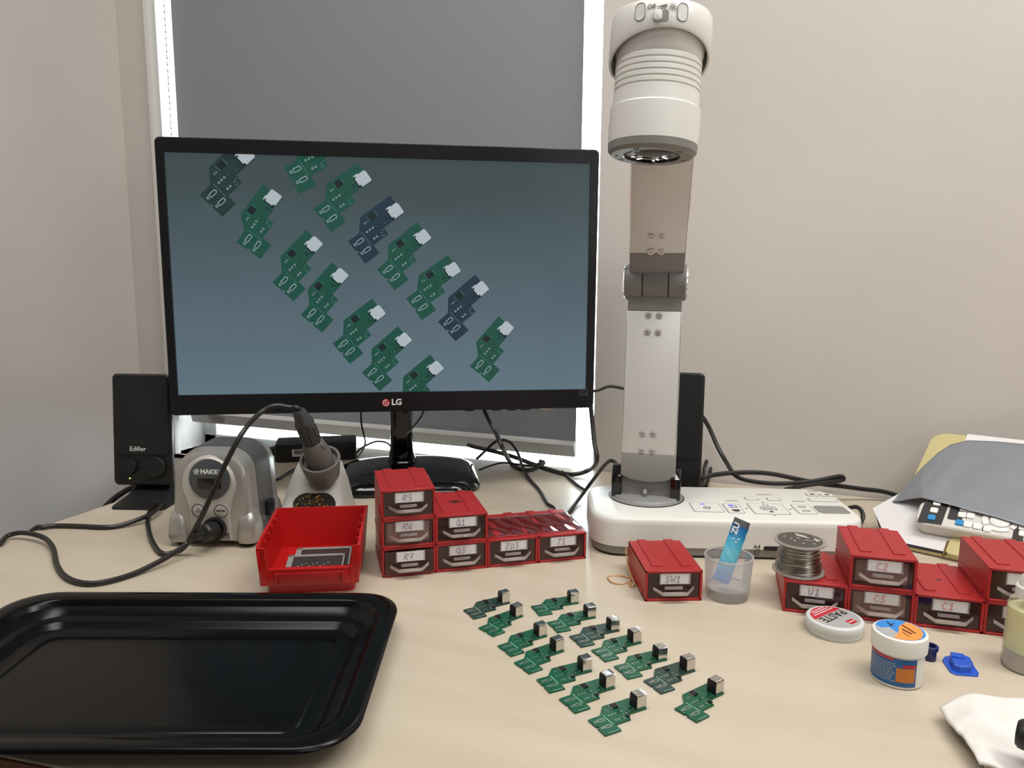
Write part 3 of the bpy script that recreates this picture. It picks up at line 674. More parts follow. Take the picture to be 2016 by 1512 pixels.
# ================================================================ SMALL PARTS DRAWERS
DW, DH, DD, DT = .0600, .0333, .089, .0026
_d = {}
def drawer_meshes():
    mb = MB()
    for c, d_ in (((0, DD/2, DT/2), (DW, DD, DT)), ((0, DD/2, DH-DT/2), (DW, DD, DT)), ((-DW/2+DT/2, DD/2, DH/2), (DT, DD, DH-.0002)), ((DW/2-DT/2, DD/2, DH/2), (DT, DD, DH-.0002)), ((0, DD-DT/2, DH/2), (DW-.0002, DT, DH-.0002))): mb.box(c, d_, bev=.0004, seg=1)
    return mb
def drawer(lo, yaw, s, label, pen='ink_pen', fill=None, pull=0.0, mark=None, group='red parts drawers', covered=False, ledge=False):
    dr = thing('parts_drawer', lo, yaw, label, 'drawer unit', group)
    if 'h' not in _d: _d['h'] = obj('housing', drawer_meshes(), 'red', dr).data
    else: h = bpy.data.objects.new('housing', _d['h']); COL.objects.link(h); h.parent = dr
    if ledge:
        if 'l' not in _d: _d['l'] = obj('side_ledge', MB().box((-DW/2, .050, .0050), (.0014, DD-.014, .0055), bev=.0003, seg=1), 'red', dr).data
        else: l_ = bpy.data.objects.new('side_ledge', _d['l']); COL.objects.link(l_); l_.parent = dr
    for x in (-.0147, .0160) if not covered else ():
        if 'r' not in _d:
            mb = MB(); mb.box((0, .0515, DH+.0003), (.0108, DD-.011, .0014), bev=.0003, seg=1); r_ = obj('rail', mb, 'red', dr); _d['r'] = r_.data
        else: r_ = bpy.data.objects.new('rail', _d['r']); COL.objects.link(r_); r_.parent = dr
        r_.location = (x, 0, 0)
    w, h = DW-2*DT-.0008, DH-2*DT-.0008
    y0 = .0016-pull; zc = DH/2
    mb = MB()
    mb.box((0, y0+.0008, zc), (w, .0016, h), bev=.0003, seg=1)
    mb.box((0, y0+.042, zc-h/2+.0006), (w-.002, .080, .0012)); 
    for sx in (-1, 1): mb.box((sx*(w/2-.0016), y0+.042, zc-.002), (.0012, .080, h-.004))
    mb.box((0, y0+.0815, zc-.002), (w-.003, .0012, h-.004))
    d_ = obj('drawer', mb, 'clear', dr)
    if fill:
        mb = MB(); mb.box((0, y0+.042, zc-.001), (w-.006, .074, h-.005), bev=.001); obj('contents', mb, fill, d_)
    z = zc-.0056
    pts = [(-.0215, -.0002, z+.0028), (-.0200, -.0012, z+.0024), (-.0135, -.0078, z), (-.0120, -.0086, z-.0002), (.0120, -.0086, z-.0002), (.0135, -.0078, z), (.0200, -.0012, z+.0024), (.0215, -.0002, z+.0028)]
    mb = MB(); mb.rings([[(x, y0+y_+.0007*a, zz+b_) for a, b_ in ((-1, -.0018), (1, -.0018), (1, .0016), (-1, .0016))] for x, y_, zz in pts])
    mb.box((0, y0-.0010, z+.0032), (.019, .0022, .0030), bev=.0004)
    mb.box((0, y0-.0046, z-.0016), (.022, .0070, .0010))
    obj('handle', mb, 'handle', d_)
    lw, lh = .0300, .0112; lz = zc+h/2-lh/2-.0007
    obj('label_card', MB().box((.0012, y0-.0003, lz), (lw, .0005, lh)), 'paper', d_)
    for sx in (-1, 1): obj('card_clip', MB().box((.0012+sx*(lw/2+.0006), y0-.0006, lz), (.0012, .0012, lh+.0005)), 'handle', d_)
    if s: scribble('handwriting', s, .0068, pen, d_, T(-.0005, y0-.0007, lz-.0002) @ FRONT)
    if mark: scribble('pen_mark', mark, .013, 'ink_dark', dr, T(.001, .046, DH+.0004) @ RZ(-70), r=.0006) if mark != '.' else obj('ink_spot', MB().lathe([(.0024, 0), (.0016, .0002)], 9, T(.001, .044, DH) @ RZ(30) @ Matrix.Diagonal((1.3, .8, 1, 1))), 'remote_dark', dr)
    return dr
A0_ = at(744, 1138); dirL = R(34.8); uL = Vector((math.cos(dirL), math.sin(dirL), 0)); vL = Vector((-uL.y, uL.x, 0))
A0_ = Vector((-.408, .703, 0))
def lpos(i, k): p = A0_+uL*(DW*1.004*(i+.5)); return (p.x, p.y, DH*k)
G1 = 'red parts drawers in the left stack'; G2 = 'red parts drawers in the right stack'
drawer(lpos(0, 0), 34.8, 'R7', ledge=True, covered=True, label= 'red drawer unit with card reading R7, slightly open at the bottom of its stack', pull=.0050, group=G1)
drawer(lpos(0, 1), 34.8, 'R6', ledge=True, covered=True, label= 'red drawer unit with card reading R6, in the middle of the three high stack', fill='paper', group=G1)
drawer(lpos(0, 2), 34.8, 'R5', ledge=True, label= 'red drawer unit with card reading R5, on top of the three high stack', group=G1)
drawer(lpos(1, 0), 34.8, 'Q3', covered=True, label= 'red drawer unit with card reading Q3, beneath the Q1 unit', fill='chip', group=G1)
drawer(lpos(1, 1), 34.8, 'Q1', 'red drawer unit with card reading Q1 and a black pen mark on top', fill='chip', mark='N', group=G1)
drawer(lpos(2, 0), 34.8, 'ZD3', 'red drawer unit with card reading ZD3, under shiny tape beside Q3', group=G1)
drawer(lpos(3, 0), 34.8, 'J1', 'red drawer unit with card reading J1, at the right end of the left row', group=G1)
# clear tape over ZD3 and J1
p = A0_+uL*(DW*3.012)+Vector((0, 0, DH))
tp = obj('clear_tape', MB().grid(lambda u, v: ((u-.5)*.1195, .006+.068*v, .0013+.0006*math.sin(u*31+v*4)*math.sin(v*7+u*9)+.0004*math.sin(u*40)), 60, 16), 'tape', None, solid=.0002)
tp.location = p; tp.rotation_euler = (0, 0, dirL); tag(tp, 'shiny clear tape stuck over the tops of the ZD3 and J1 drawers', 'tape')
# single drawer in the middle
s0, s1 = Vector((-.123, .747, 0)), Vector((-.069, .771, 0))
yS = 23.0; uS = Vector((math.cos(R(yS)), math.sin(R(yS)), 0)); cS = s0+uS*(DW/2)
sw = drawer((cS.x, cS.y, 0), yS, 'SW1', ledge=True, label= 'single red drawer unit with card reading SW1, standing alone beside the frosted cup', group=None)
# rubber band
mb = MB(); rb = Vector(at(1218, 1141, .001))
ring = [Vector((.0125*math.cos(a)*(1+.15*math.sin(3*a)), .0115*math.sin(a), .0007*math.sin(2*a))) for a in [2*math.pi*k/28 for k in range(28)]]
back = [wm(sw) @ Vector((-DW/2-.0022, y_, z))-rb for y_, z in ((.040, .0016), (.062, .004), (.080, .010), (.0905, .020))]
mb.tube(spline([ring[3], back[0]+Vector((-.004, 0, 0))]+back, 6), .0008, 6)
mb.tube(spline([ring[27], back[0]+Vector((-.003, -.006, 0))]+[q+Vector((0, -.004, .003)) for q in back[:-1]]+[back[-1]+Vector((0, 0, .006))], 6), .0008, 6)
mb.tube(ring+[ring[0]], .0009, 6)
rbo = obj('rubber_band', mb, 'band', None); rbo.location = rb; tag(rbo, 'tan rubber band looped beside the SW1 drawer', 'rubber band')
# right group
yR = 5.0; uR = Vector((math.cos(R(yR)), math.sin(R(yR)), 0)); R0 = Vector((.0115, .775, 0))
def rpos(i, k): p = R0+uR*(DW*1.004*(i+.5)); return (p.x, p.y, DH*k)
drawer(rpos(0, 0), yR, 'U1', ledge=True, covered=False, label= 'red drawer unit under the solder spool, at the left end of the right row', group=G2)
drawer(rpos(1, 0), yR, 'C3', covered=True, label= 'red drawer unit below the raised one, left of the C1 unit', pen='ink_red', fill='paper', group=G2)
drawer(rpos(1, 1), yR, 'C2', ledge=True, label= 'red drawer unit stacked second from the spool, in front of the remote', pen='ink_red', fill='paper', group=G2)
drawer(rpos(2, 0), yR, 'C1', 'low red drawer unit behind the flux jar with a small dark spot on top', pen='ink_red', mark='.', group=G2)
drawer(rpos(3, 0), yR, '', covered=True, label='lower red drawer unit at the far right, partly behind the yellow bottle', fill='chip', group=G2)
drawer(rpos(3, 1), yR, '', ledge=True, label='upper red drawer unit at the far right, partly behind the yellow bottle', fill='chip', group=G2)

# ================================================================ SOLDER SPOOL
sc_ = Vector(rpos(0, 0))+Vector((-math.sin(R(yR))*.040, math.cos(R(yR))*.040, 0)); zz = DH+.0009
pq = at(1571, 1124, zz); sc_ = Vector((pq.x, pq.y, zz))
spl = thing('solder_spool', sc_[:], 0, 'clear spool of silver solder wire with a dark round label', 'spool')
for z in (0, .0355):
    mb = MB(); mb.lathe([(.029, 0), (.0305, .0006), (.0305, .0022), (.0295, .0027), (.006, .0027)], 44, T(0, 0, z)); obj('flange', mb, 'flange', spl)
mb = MB(); pr = []
for k in range(22):
    z0 = .0027+k*(.0328/22); r0 = .0262-.0032*min(1, k/10)+.0006*math.sin(k*2.1)
    pr += [(r0-.0006, z0), (r0, z0+.00055), (r0-.0002, z0+.0010)]
mb.lathe(pr, 48); obj('wire_winding', mb, 'solder', spl, smooth=70)
rnd = random.Random(9)
for k in range(6):
    z = .005+.004*k; r0 = .0268-.0004*k; ph = rnd.uniform(0, 6)
    mb = MB(); mb.tube([((r0+.0004*math.sin(2*a+ph))*math.cos(a), (r0+.0004*math.sin(2*a+ph))*math.sin(a), z+.0016*math.sin(a+ph)) for a in [2*math.pi*j/40 for j in range(41)]], .0006, 5); obj('wire_loop', mb, 'solder', spl)
mb = MB(); mb.lathe([(.0262, .0382), (.0262, .0385)], 44); sl_ = obj('round_label', mb, 'spool_label', spl)
mb = MB()
mb.poly([(-.006, .022, .0388), (.006, .016, .0388), (.012, .006, .0388), (-.004, .012, .0388)]); mb.poly([(.016, .012, .0388), (.024, .004, .0388), (.019, -.002, .0388), (.016, .006, .0388)])
for x, y_ in ((-.018, .006), (-.010, .0), (-.006, -.006), (.004, -.012), (.016, -.010), (-.002, .004), (.008, .0)): mb.lathe([(.0016, .0387), (.0012, .0389)], 8, T(x, y_, 0))
mb.tube([(.004, -.002, .0389), (.014, -.001, .0389), (.018, .002, .0389)], .0005, 4)
obj('label_print', mb, 'silver_light', sl_)

SPS = Matrix.Diagonal((.84, .84, .88, 1))
for ch in spl.children_recursive:
    ch.data.transform(SPS)

# ================================================================ DOCUMENT CAMERA
DY = 17.5; a = R(DY); ud = Vector((math.cos(a), math.sin(a), 0)); vd = Vector((-ud.y, ud.x, 0))
dc0 = ud*.2230+vd*.9445
dc = thing('document_camera', dc0[:], DY, 'white desktop document camera with a jointed arm and ribbed round head', 'document camera')
DL = lambda p: loc(dc, p)
iw = wm(dc).inverted()
BW, BD, BH = .328, .144, .0488
mb = MB(); mb.rings([ring3(BW-.008, BD-.008, .033, z, 8) for z in (0, .0022)]); obj('rubber_base', mb, 'black_plastic', dc)
mb = MB(); mb.rings([ring3(BW-.005+k, BD-.005+k, .034, z, 8) for z, k in ((.002, -.004), (.0035, 0), (.0135, .002))]); obj('lower_band', mb, 'base_grey', dc)
mb = MB(); mb.rings([ring3(BW-k, BD-k, .036-k/2, z, 8) for z, k in ((.0132, .0), (.040, .0), (.0452, .0012), (.0478, .005), (BH, .012))]); obj('base_body', mb, 'white', dc, smooth=50)
zt_ = BH
def pad(px, py, w, h, name='button', m='white', r=.003, hgt=.0006, outline=True):
    c = DL(at(px, py, zt_))
    mb = MB(); mb.prism(rr(w, h, r, 3, c.x, c.y), zt_-.0005, zt_+hgt, bev=.0002, seg=1); o = obj(name, mb, m, dc)
    if outline:
        mb = MB(); q = rr(w+.0008, h+.0008, r, 3, c.x, c.y); mb.tube([(x, y_, zt_+.0001) for x, y_ in q+[q[0]]], .0005, 4); obj('button_groove', mb, 'ink_grey', o)
    return o, c
o1, c = pad(1391, 999, .036, .036)
mb = MB(); mb.tube([(c.x+.004*math.cos(t_), c.y-.003+.004*math.sin(t_), zt_+.0008) for t_ in [R(125+14.5*k) for k in range(21)]], .0005, 4); mb.tube([(c.x, c.y-.003, zt_+.0008), (c.x, c.y+.002, zt_+.0008)], .0005, 4); obj('power_symbol', mb, 'ink_dark', o1)
mb = MB(); mb.box((c.x-.003, c.y+.011, zt_+.0007), (.006, .003, .0004)); obj('power_light', mb, 'led_blue', o1)
o2, c = pad(1444, 1001, .019, .037)
mb = MB(); mb.box((c.x-.001, c.y+.010, zt_+.0007), (.006, .006, .0004)); obj('source_light', mb, 'led_blue', o2)
mb = MB(); q = [(c.x-.004, c.y+.002), (c.x+.005, c.y+.002), (c.x+.005, c.y+.012)]; mb.tube([(x, y_, zt_+.0008) for x, y_ in q], .0004, 4); mb.box((c.x+.001, c.y-.009, zt_+.0007), (.009, .006, .0003)); mb.box((c.x+.001, c.y-.014, zt_+.0007), (.005, .0016, .0003)); obj('source_symbols', mb, 'ink_dark', o2)
o3, c = pad(1513, 1002, .043, .041)
text('lettering', 'Enter', .0062, 'ink_dark', o3, T(c.x, c.y, zt_+.0007))
mb = MB(); q = rr(.019, .011, .002, 2, c.x, c.y); mb.tube([(x, y_, zt_+.0007) for x, y_ in q+[q[0]]], .0004, 4)
for k in range(8): mb.tube([(c.x+.0022*math.cos(k*.785), c.y+.013+.0022*math.sin(k*.785), zt_+.0007), (c.x+.0042*math.cos(k*.785), c.y+.013+.0042*math.sin(k*.785), zt_+.0007)], .0003, 4)
mb.lathe([(.0025, 0), (.0025, .0003)], 10, T(c.x, c.y-.013, zt_+.0006)); obj('pad_marks', mb, 'ink_dark', o3)
mb = MB()
for dx, dy, rot in ((-.027, 0, 90), (.027, 0, -90), (0, .026, 0), (0, -.0255, 180)): mb.prism([(-.0016, -.0012), (.0016, -.0012), (0, .0016)], 0, .0003, T(c.x+dx, c.y+dy, zt_) @ RZ(rot))
obj('arrow_marks', mb, 'ink_dark', dc)
pad(1480, 982, .016, .011); pad(1523, 983, .016, .011)
o4, c = pad(1583, 1003, .022, .036)
mb = MB()
for dy in (-.008, .008): q = rr(.009, .005, .0024, 3, c.x, c.y+dy); mb.tube([(x, y_, zt_+.0008) for x, y_ in q+[q[0]]], .0004, 4)
obj('zoom_symbols', mb, 'ink_grey', o4)
for px, py in ((1599, 974), (1628, 975)):
    oo, c = pad(px, py, .015, .012); mb = MB(); mb.box((c.x, c.y, zt_+.0007), (.006, .004, .0003)); obj('symbol', mb, 'ink_dark', oo)
pad(1620, 985, .036, .010); pad(1637, 1004, .038, .030, m='base_grey', r=.006, outline=False)
mb = MB()
for px, py, w in ((1440, 986, .016), (1503, 974, .02), (1572, 987, .016), (1600, 967, .014), (1628, 967, .014)):
    c = DL(at(px, py, zt_))
    for q in range(6): mb.box((c.x-w/2+w*(q+.5)/6, c.y, zt_+.0002), (w/6*.7, .0022, .0002))
obj('small_print', mb, 'ink_grey', dc, kind='stuff')
# front face marks
fo = wm(dc) @ Vector((0, -BD/2, 0)); fn = -vd
c = DL(onplane(1490, 1077, fo, fn)); text('lettering', 'A4', .0072, 'ink_dark', dc, T(c.x, -BD/2-.0002, c.z) @ FRONT)
c = DL(onplane(1490, 1087, fo, fn)); mb = MB(); q = [(-.0025, -.003), (.0025, -.003), (.0025, .0035), (-.0002, .0035), (-.0025, .001), (-.0025, -.003)]; mb.tube([(c.x+x, -BD/2-.0002, c.z+z) for x, z in q], .0004, 4); obj('page_symbol', mb, 'ink_dark', dc)
c = DL(onplane(1525, 1080, fo, fn)); mb = MB(); mb.prism(rr(.026, .0052, .0024, 4), -.001, .0006, T(c.x, -BD/2, c.z) @ FRONT); obj('guide_slot', mb, 'black_plastic', dc)
# turntable disc
dcn = at(1272, 977, zt_)
dl = DL(dcn)
mb = MB(); mb.lathe([(.0475, -.002), (.0475, .0012), (.0445, .0018), (.0430, .0045), (.0415, .0052), (.001, .0052)], 48, T(dl.x, dl.y, zt_)); obj('turntable', mb, 'mid_grey', dc)
mb = MB(); mb.lathe([(.0488, 0), (.0488, .0006), (.047, .0008)], 48, T(dl.x, dl.y, zt_-.0002), True, True); obj('turntable_groove', mb, 'black_plastic', dc)
AY = 7.0; ax = Vector((math.cos(R(AY)), math.sin(R(AY)), 0)); af = Vector((ax.y, -ax.x, 0)); Zu = Vector((0, 0, 1))
def armf(o, up, fwd): return iw @ frame(o, ax, -fwd, up)       # local: x across, -y toward the viewer, z along the arm
Ma = armf(dcn+af*-.004, Zu, af)
for sx in (-1, 1):
    mb = MB(); mb.prism([(-.020, .003), (.020, .003), (.020, .024), (.014, .036), (.004, .041), (-.008, .041), (-.020, .030)], -.0062, .0062, Ma @ T(sx*.0375, -.003, 0) @ frame((0, 0, 0), (0, 1, 0), (0, 0, 1), (1, 0, 0)), bev=.002); obj('pivot_cheek', mb, 'black_gloss', dc)
mb = MB(); mb.prism([(-.016, .003), (-.013, .026), (-.010, .036), (.012, .036), (.016, .003)], -.031, .031, Ma @ frame((0, 0, 0), (0, 1, 0), (0, 0, 1), (1, 0, 0))); obj('pivot_block', mb, 'base_grey', dc)
obj('pivot_latch', MB().box((0, 0, 0), (.0055, .012, .008), Ma @ T(-.001, -.019, .009) @ RX(20), bev=.0015), 'mid_grey', dc)
Pb = at(1276, 930, .083); LB_ = R(8)
dlo = Zu*math.cos(LB_)-af*math.sin(LB_); nlo = af*math.cos(LB_)+Zu*math.sin(LB_)
Llo = next(k*.001 for k in range(120, 400) if proj(Pb+dlo*(k*.001))[1] < 556)
Ph = Pb+dlo*Llo
UA = R(37); aup = (af*1.0+ax*.06).normalized()
dup_ = Zu*math.cos(UA)+aup*math.sin(UA); nup = aup*math.cos(UA)-Zu*math.sin(UA)
AW, AT = .0690, .018
Ml = armf(Pb, dlo, nlo)
z_at = lambda P, d_, py: next((k*.0005 for k in range(-40, 900) if proj(P+d_*(k*.0005)+(nlo if d_ is dlo else nup)*(AT/2))[1] < py), .3)
za, zb_, zc_ = z_at(Pb, dlo, 895), z_at(Pb, dlo, 612), z_at(Pb, dlo, 588)
mb = MB(); mb.prism([(-AW/2, za), (AW/2, za), (AW/2, -.004), (AW*.3, -.0095), (0, -.011), (-AW*.3, -.0095), (-AW/2, -.004)], -AT/2, AT/2, Ml @ UP.copy(), bev=.0008); obj('lower_joint_block', mb, 'base_grey', dc)
obj('lower_arm', MB().box((0, 0, (za+zb_)/2), (AW-.0012, AT-.001, zb_-za), Ml, bev=.0012), 'alu', dc)
for sx in (-1, 1): obj('arm_edge', MB().box((sx*(AW/2-.0004), 0, (za+zb_)/2), (.0012, AT, zb_-za-.001), Ml, bev=.0004), 'alu_edge', dc)
obj('elbow_block', MB().box((0, 0, (zb_+zc_)/2+.004), (AW-.001, AT, zc_-zb_+.008), Ml, bev=.001), 'base_grey', dc)
Mh_ = armf(Ph, Zu, af)
HX = Mh_ @ frame((0, 0, 0), (0, 1, 0), (0, 0, 1), (1, 0, 0))
for x0, x1, r in ((-.0385, -.0165, .0235), (.0165, .0385, .0235), (-.0160, .0160, .0230)):
    mb = MB(); mb.lathe([(r-.0015, x0), (r, x0+.0012), (r, x1-.0012), (r-.0015, x1)], 40, HX); obj('elbow_barrel', mb, 'hinge_grey', dc)
for sx in (-1, 1):
    mb = MB(); mb.lathe([(.0205, .038), (.0195, .0402), (.016, .0408)], 32, HX @ (I4 if sx > 0 else Matrix.Scale(-1, 4, (0, 0, 1)))); obj('elbow_cap', mb, 'alu_edge', dc)
Mu = armf(Ph, dup_, nup)
zu0 = z_at(Ph, dup_, 500)
LU = .262
obj('upper_joint_block', MB().box((0, 0, (zu0+.010)/2), (AW-.001, AT, zu0-.010), Mu, bev=.001), 'base_grey', dc)
obj('upper_arm', MB().box((0, 0, (zu0+LU)/2), (AW-.0012, AT-.001, LU-zu0), Mu, bev=.0012), 'alu', dc)
for sx in (-1, 1): obj('arm_edge', MB().box((sx*(AW/2-.0004), 0, (zu0+LU)/2), (.0012, AT, LU-zu0-.001), Mu, bev=.0004), 'alu_edge', dc)
for pts, P_, n_ in ((((1277, 620), (1298, 621), (1275, 653), (1296, 654), (1265, 853), (1286, 854), (1263, 887), (1284, 888)), Pb, nlo), (((1282, 467), (1303, 467), (1281, 496), (1302, 496)), Ph, nup)):
    for px, py in pts:
        p = onplane(px, py, P_+n_*(AT/2), n_)
        mb = MB(); Ms = iw @ along(p, n_); mb.lathe([(.0042, -.0004), (.0042, .0005), (.0030, .0006), (.0026, .0014), (.0012, .0016)], 18, Ms); s_o = obj('screw', mb, 'screw', dc)
        mb = MB(); mb.box((0, 0, .0016), (.0022, .0006, .0003), Ms); mb.box((0, 0, .0016), (.0006, .0022, .0003), Ms); obj('cross_slot', mb, 'ink_dark', s_o)
# head
HD = .800
Hb = pd(1283, 307, HD); Ht = pd(1304.5, 26, HD-.012)
Mhd = iw @ along(Hb, Ht-Hb, _rt[:]) @ Matrix.Diagonal((1, 1, .895, 1))
def fr(th, r, z): return Vector((r*math.sin(R(th)), -r*math.cos(R(th)), z))
mb = MB(); pr = [(.0440, .011), (.0470, .0112), (.0474, .030), (.0470, .0515), (.0450, .0535), (.0447, .064)]
for k in range(6): z = .066+.0068*k; pr += [(.0446, z), (.0446, z+.0040), (.0437, z+.0046), (.0437, z+.0062)]
pr += [(.0446, .108), (.0462, .118), (.0488, .128), (.0490, .145)]
mb.lathe(pr, 56, Mhd); hd = obj('head_body', mb, 'cream', dc, smooth=28)
mb = MB(); mb.lathe([(.0300, .002), (.0300, -.0008), (.0425, -.0008), (.0462, .003), (.0470, .0110), (.0440, .0115)], 56, Mhd, True, True); rg = obj('lens_ring', mb, 'base_grey', dc, smooth=30)
for th in (-100, -35, 40, 105, 170, 230):
    mb = MB(); c = fr(th, .0370, -.0010); mb.prism(rr(.006, .0034, .001, 2), -.0004, .0004, Mhd @ T(*c) @ RZ(th)); obj('ring_recess', mb, 'ink_grey', rg)
mb = MB(); mb.lathe([(.0300, -.0012), (.0292, -.0014), (.0285, .008), (.018, .012)], 40, Mhd, False, False); obj('lens_barrel', mb, 'black_gloss', rg, smooth=30)
mb = MB(); mb.lathe([(.0275, .0035), (.019, .0015), (.010, .0005), (.001, .0002)], 36, Mhd, False, True); lens = obj('lens', mb, 'lens_glass', rg)
mb = MB()
for th, r, w in ((-120, .021, .004), (-150, .020, .008), (150, .018, .006), (110, .016, .009), (165, .023, .004)):
    c = fr(th, r, -.0002); mb.prism(rr(w, .0024, .001, 2), 0, .0004, Mhd @ T(*c) @ RZ(th*.4))
obj('led_reflection', mb, 'led_reflect', rg)  # glowing dashes painted in as the LED reflections on the lens
NC = 64; ths = [-180+360*k/NC for k in range(NC)]
zl = lambda th: .126-.021*(1-math.cos(R(min(abs(th), 115))))
mb = MB()
mb.rings([[fr(th, .0492, zl(th)+.0005) for th in ths], [fr(th, .0512, zl(th)) for th in ths], [fr(th, .0524, zl(th)+.003) for th in ths], [fr(th, .0522, .140) for th in ths], [fr(th, .0514, .1535) for th in ths], [fr(th, .0495, .1575) for th in ths], [fr(th, .0450, .1595) for th in ths], [fr(th, .020, .160) for th in ths]], Mhd, cap0=False)
obj('head_collar', mb, 'cream', dc, smooth=35)
def onhead(px, py):   # point on the collar's barrel
    Ax = (Ht-Hb).normalized(); best = None
    for th in range(-600, 600):
        for q in (0,):
            pass
    lo = []
    for k in range(-60, 61):
        th = k*1.0; 
        for zz2 in (.1470,):
            p = Mhd @ fr(th, .0521, zz2); x, y_ = proj(wm(dc) @ p); lo.append((abs(x-px), th))
    th = min(lo)[1]
    zs = min((abs(proj(wm(dc) @ (Mhd @ fr(th, .0521, z*.0005)))[1]-py), z*.0005) for z in range(250, 325))[1]
    return th, zs
def hframe(px, py, off=0.0004):
    th, z = onhead(px, py); n_ = fr(th, 1, 0); o = fr(th, .0520+off, z)
    return Mhd @ frame(o, Vector((math.cos(R(th)), math.sin(R(th)), 0)), Vector((0, 0, 1)), n_)
for px in (1261, 1344):
    mf = hframe(px, 24); q = rr(.0105, .0190, .0052, 6)
    mb = MB(); mb.prism(q, -.001, .0003, mf); pdl = obj('thumb_rest', mb, 'cream', dc)
    mb = MB(); mb.tube([mf @ Vector((x, y_, .0003)) for x, y_ in q+[q[0]]], .0004, 4); obj('thumb_rest_groove', mb, 'ink_grey', pdl)
mf = hframe(1302, 31); mb = MB(); mb.prism(rr(.0150, .0120, .003, 4), -.001, .0003, mf); swc = obj('switch_slot', mb, 'mid_grey', dc)
mb = MB(); mb.prism(rr(.0085, .0115, .003, 4, -.003, 0), 0, .0032, mf, bev=.001); obj('slide_switch', mb, 'cream', swc)
mf = hframe(1282, 13); text('lettering', 'Off', .0064, 'ink_grey', dc, mf, bold=.0001)
mf = hframe(1303, 13); mb = MB(); mb.prism([(-.0058, -.0005), (.0052, .0028), (.0052, -.0005)], 0, .0003, mf)
for k in range(3): mb.lathe([(.0007, 0), (.0007, .0003)], 8, mf @ T(-.003+.003*k, -.0028, 0))
obj('dimmer_symbol', mb, 'ink_grey', dc)
mf = hframe(1324, 13); mb = MB(); mb.tube([mf @ Vector((.0017*math.cos(k*.5236), .0017*math.sin(k*.5236), .0003)) for k in range(13)], .0004, 4)
for k in range(8): mb.tube([mf @ Vector((.0028*math.cos(k*.785), .0028*math.sin(k*.785), .0003)), mf @ Vector((.0041*math.cos(k*.785), .0041*math.sin(k*.785), .0003))], .0004, 4)
obj('sun_symbol', mb, 'ink_grey', dc)
Ue = Ph+dup_*(LU-.012)
mb = MB(); mb.tube([iw @ (Ue-nup*.002), iw @ (Hb+(Ht-Hb)*.76)], .022, 20); obj('head_joint', mb, 'base_grey', dc)

# ================================================================ BAKING TRAY
tr = thing('baking_tray', (-.4720, .4462, 0), 20.5, 'large shallow black enamel tray lying at the desk corner nearest the camera', 'tray')
TW, TD = .372, .250
mb = MB(); rs = []
for ins, z, r in ((.052, 0, .03), (.034, .002, .036), (.026, .008, .036), (.020, .018, .038), (.004, .0205, .040), (.0004, .0222, .040), (.0012, .0246, .040), (.005, .0254, .039), (.014, .0248, .038), (.0175, .0232, .037), (.0205, .0130, .034), (.0225, .0112, .033), (.030, .0104, .030), (.0335, .0090, .028), (.0365, .0046, .026), (.041, .0032, .024), (.052, .0030, .020)):
    rs.append(ring3(TW-2*ins, TD-2*ins, r, z, 8))
mb.rings(rs); obj('pan', mb, 'enamel', tr, smooth=60)
mb = MB(); mb.rings([ring3(TW-2*i2, TD-2*i2, .012, z, 4) for i2, z in ((.052, .0029), (.054, .0042), (.060, .0046))]); obj('raised_floor', mb, 'enamel', tr, smooth=60)

